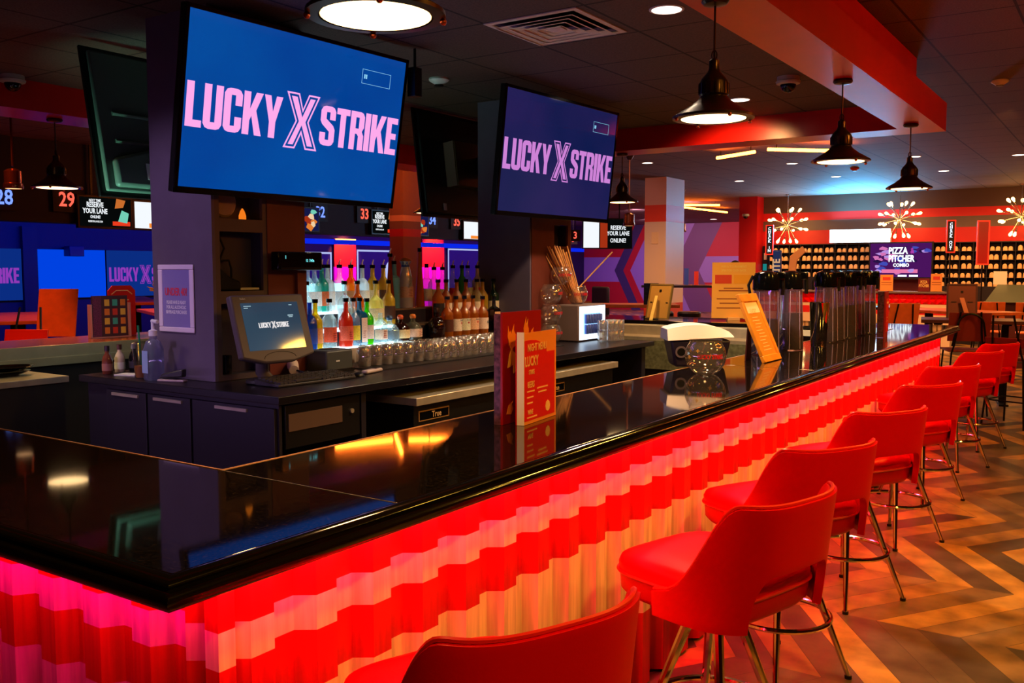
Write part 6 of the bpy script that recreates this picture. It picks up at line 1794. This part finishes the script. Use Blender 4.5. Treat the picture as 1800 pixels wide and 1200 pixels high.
# person behind the wooden sign
pe = bpy.data.meshes.new('person')
J = [((0, 0, .95), .13), ((0, 0, 1.15), .125), ((0, 0, 1.36), .15), ((0, 0, 1.46), .07), ((0, 0, 1.52), .055), ((0, .0, 1.60), .085), ((0, 0, 1.68), .082),
     ((.19, 0, 1.40), .055), ((.25, .02, 1.15), .042), ((.20, -.16, .98), .035), ((.17, -.24, .97), .03), ((-.19, 0, 1.40), .055), ((-.25, .02, 1.15), .042), ((-.20, -.16, .98), .035), ((-.17, -.24, .97), .03),
     ((.09, 0, .86), .095), ((.10, 0, .48), .065), ((.10, .02, .08), .045), ((.10, -.12, .04), .04), ((-.09, 0, .86), .095), ((-.10, 0, .48), .065), ((-.10, .02, .08), .045), ((-.10, -.12, .04), .04)]
EG = [(0, 1), (1, 2), (2, 3), (3, 4), (4, 5), (5, 6), (2, 7), (7, 8), (8, 9), (9, 10), (2, 11), (11, 12), (12, 13), (13, 14), (0, 15), (15, 16), (16, 17), (17, 18), (0, 19), (19, 20), (20, 21), (21, 22)]
pe.from_pydata([j[0] for j in J], EG, [])
po = bpy.data.objects.new('person', pe); COL.objects.link(po)
sk = po.modifiers.new('skin', 'SKIN')
for i, (c, r) in enumerate(J): pe.skin_vertices[0].data[i].radius = (r, r)
pe.skin_vertices[0].data[0].use_root = True
po.modifiers.new('sub', 'SUBSURF').levels = 1
mskin, nts, bs = node_mat('skin_and_dark_clothes')
_, _, _, zz_ = world_xyz(nts)
crr = ramp(nts, [(0, (20, 18, 24)), (.865, (190, 120, 90))]); nts.links.new(math_node(nts, 'DIVIDE', zz_, 1.7), crr.inputs[0]); nts.links.new(crr.outputs[0], bs.inputs['Base Color'])
pe.materials.append(mskin)
po.location = (-6.11, 16.44, 0.0)
tag(po, 'person in dark clothes standing behind the wooden board sign, only dark hair showing', 'person')
MB().sphere((0, .012, 1.655), .104, 18, 12, sz=1.0).build('hair', mat('dark_brown_hair', (34, 16, 12), .6), po)

# ------------------------------------------------------------ left rear
high_table(-11.2, 5.9, 'orange high table nearest behind the rear bar, on the left', 2.4, .8, 1.03, R(-25))
high_table(-9.3, 6.9, 'second orange high table behind the menu rack', 2.6, .7, 1.09, R(-25))
high_table(-13.2, 8.8, 'far orange high table on the left before the lane screens', 3.2, .6, 1.12, R(-30))
ply_chair(-9.4, 5.25, R(35), 'orange plywood chair with a tall leaning back on the left', .78, WC, .52)
ply_chair(-8.45, 4.40, R(30), 'low red seat at the left edge behind the rear bar', .82, mat('red_seat_shell', (220, 36, 20), .35), .12)
mr = thing('menu_rack', 'colourful drinks menu card standing in a rack on the rear bar', 'menu', (-6.6, 4.2, 1.068), R(-4))
MB().box(-.01, 0, -.145, .145, 0, .325).build('card', mat('menu_maroon_print', (70, 16, 40), .45), mr)
MB().box(0, .001, -.14, -.07, .01, .32).build('left_column', mat('menu_plum_print', (120, 24, 90), .45, noise=.6, nscale=120), mr)
for k in range(12):
    r2 = random.Random(k + 40)
    y = -.045 + (k % 3) * .065; z = .03 + (k // 3) * .072
    MB().box(.001, .002 + .0002 * k, y, y + .04, z, z + .05).build('drink_picture', mat(*(('dp_orange', (240, 130, 40), .5), ('dp_teal', (70, 180, 170), .5), ('dp_gold', (245, 190, 70), .5), ('dp_red', (220, 50, 30), .5))[(k * 7 + k // 3) % 4]), mr)
MB().box(-.03, .012, -.165, -.15, 0, .26).box(-.03, .012, .15, .165, 0, .27).box(-.03, .012, -.165, .165, -.0, .008).build('rack', mat('pink_clear_acrylic', (220, 140, 140), .2), mr)
rm2 = thing('red_menu', 'arched red menu card behind the colourful one on the rear bar', 'menu', (-6.72, 4.38, 1.068))
MB().prism([(-.12, 0), (.12, 0), (.12, .36), (.08, .40), (-.08, .40), (-.12, .36)], 0, .006, M=basis((0, 0, 0), (0, 1, 0), (0, 0, 1))).build('card', mat('menu_bright_red'), rm2)
MB().tube([(.008, -.09, .33), (.008, -.05, .36), (.008, .05, .36), (.008, .09, .33)], .004, 6).box(.006, .008, -.06, .06, .28, .29).build('arched_title', mat('menu_cream_ink'), rm2)
fl = thing('ornament', 'small spiky orange and yellow ornament against the navy lane screen', 'ornament', (-6.6, 4.62, 1.068))
MB().lathe([(.05, 0), (.05, .008), (.006, .02), (.006, .30)], seg=14).build('stand', BLK, fl)
q = MB(); r2 = random.Random(2)
for k in range(22):
    d = Vector((r2.uniform(-1, 1), r2.uniform(-1, 1), r2.uniform(-.7, 1.2))).normalized()
    p = Vector((0, 0, .36)) + d * .02
    q.tube([p, p + d * r2.uniform(.03, .06)], .010, 5, r_end=.002)
q.build('spikes', mat('orange_gold_petals', (240, 150, 40), .4, noise=.5, nscale=40), fl)
bd = thing('bead_string', 'short vertical string of bright bulbs at the column edge', 'string lights', (-6.55, 5.02, 1.40))
MB().tube([(0, 0, -.33), (0, 0, .16)], .005, 6).build('cord', BLK, bd)
for k in range(5):
    MB().sphere((0, 0, -.01 + k * .035), .010, 10, 6).build('bulb', glow('white_bulb', (255, 235, 235), 2.0), bd)
MB().lathe([(.04, -.33), (.04, -.322)], seg=14).build('foot', BLK, bd)
for i, (x, y, z, lab) in enumerate(((-6.0, 3.02, .9165, 'black oval platter at the bottom of the stack on the steel shelf'), (-5.99, 3.04, .9465, 'black oval platter on top of the stack on the steel shelf'), (-6.05, 2.62, .9165, 'black oval platter at the left edge of the steel shelf'))):
    t = thing('oval_platter', lab, 'platter', (x, y, z), 0, 'black oval platters')
    MB().lathe([(.10, 0), (.15, .018), (.165, .028), (.16, .029), (.145, .02), (.09, .006)], seg=30, sx=.8, sy=1.25).build('dish', BLKG, t)
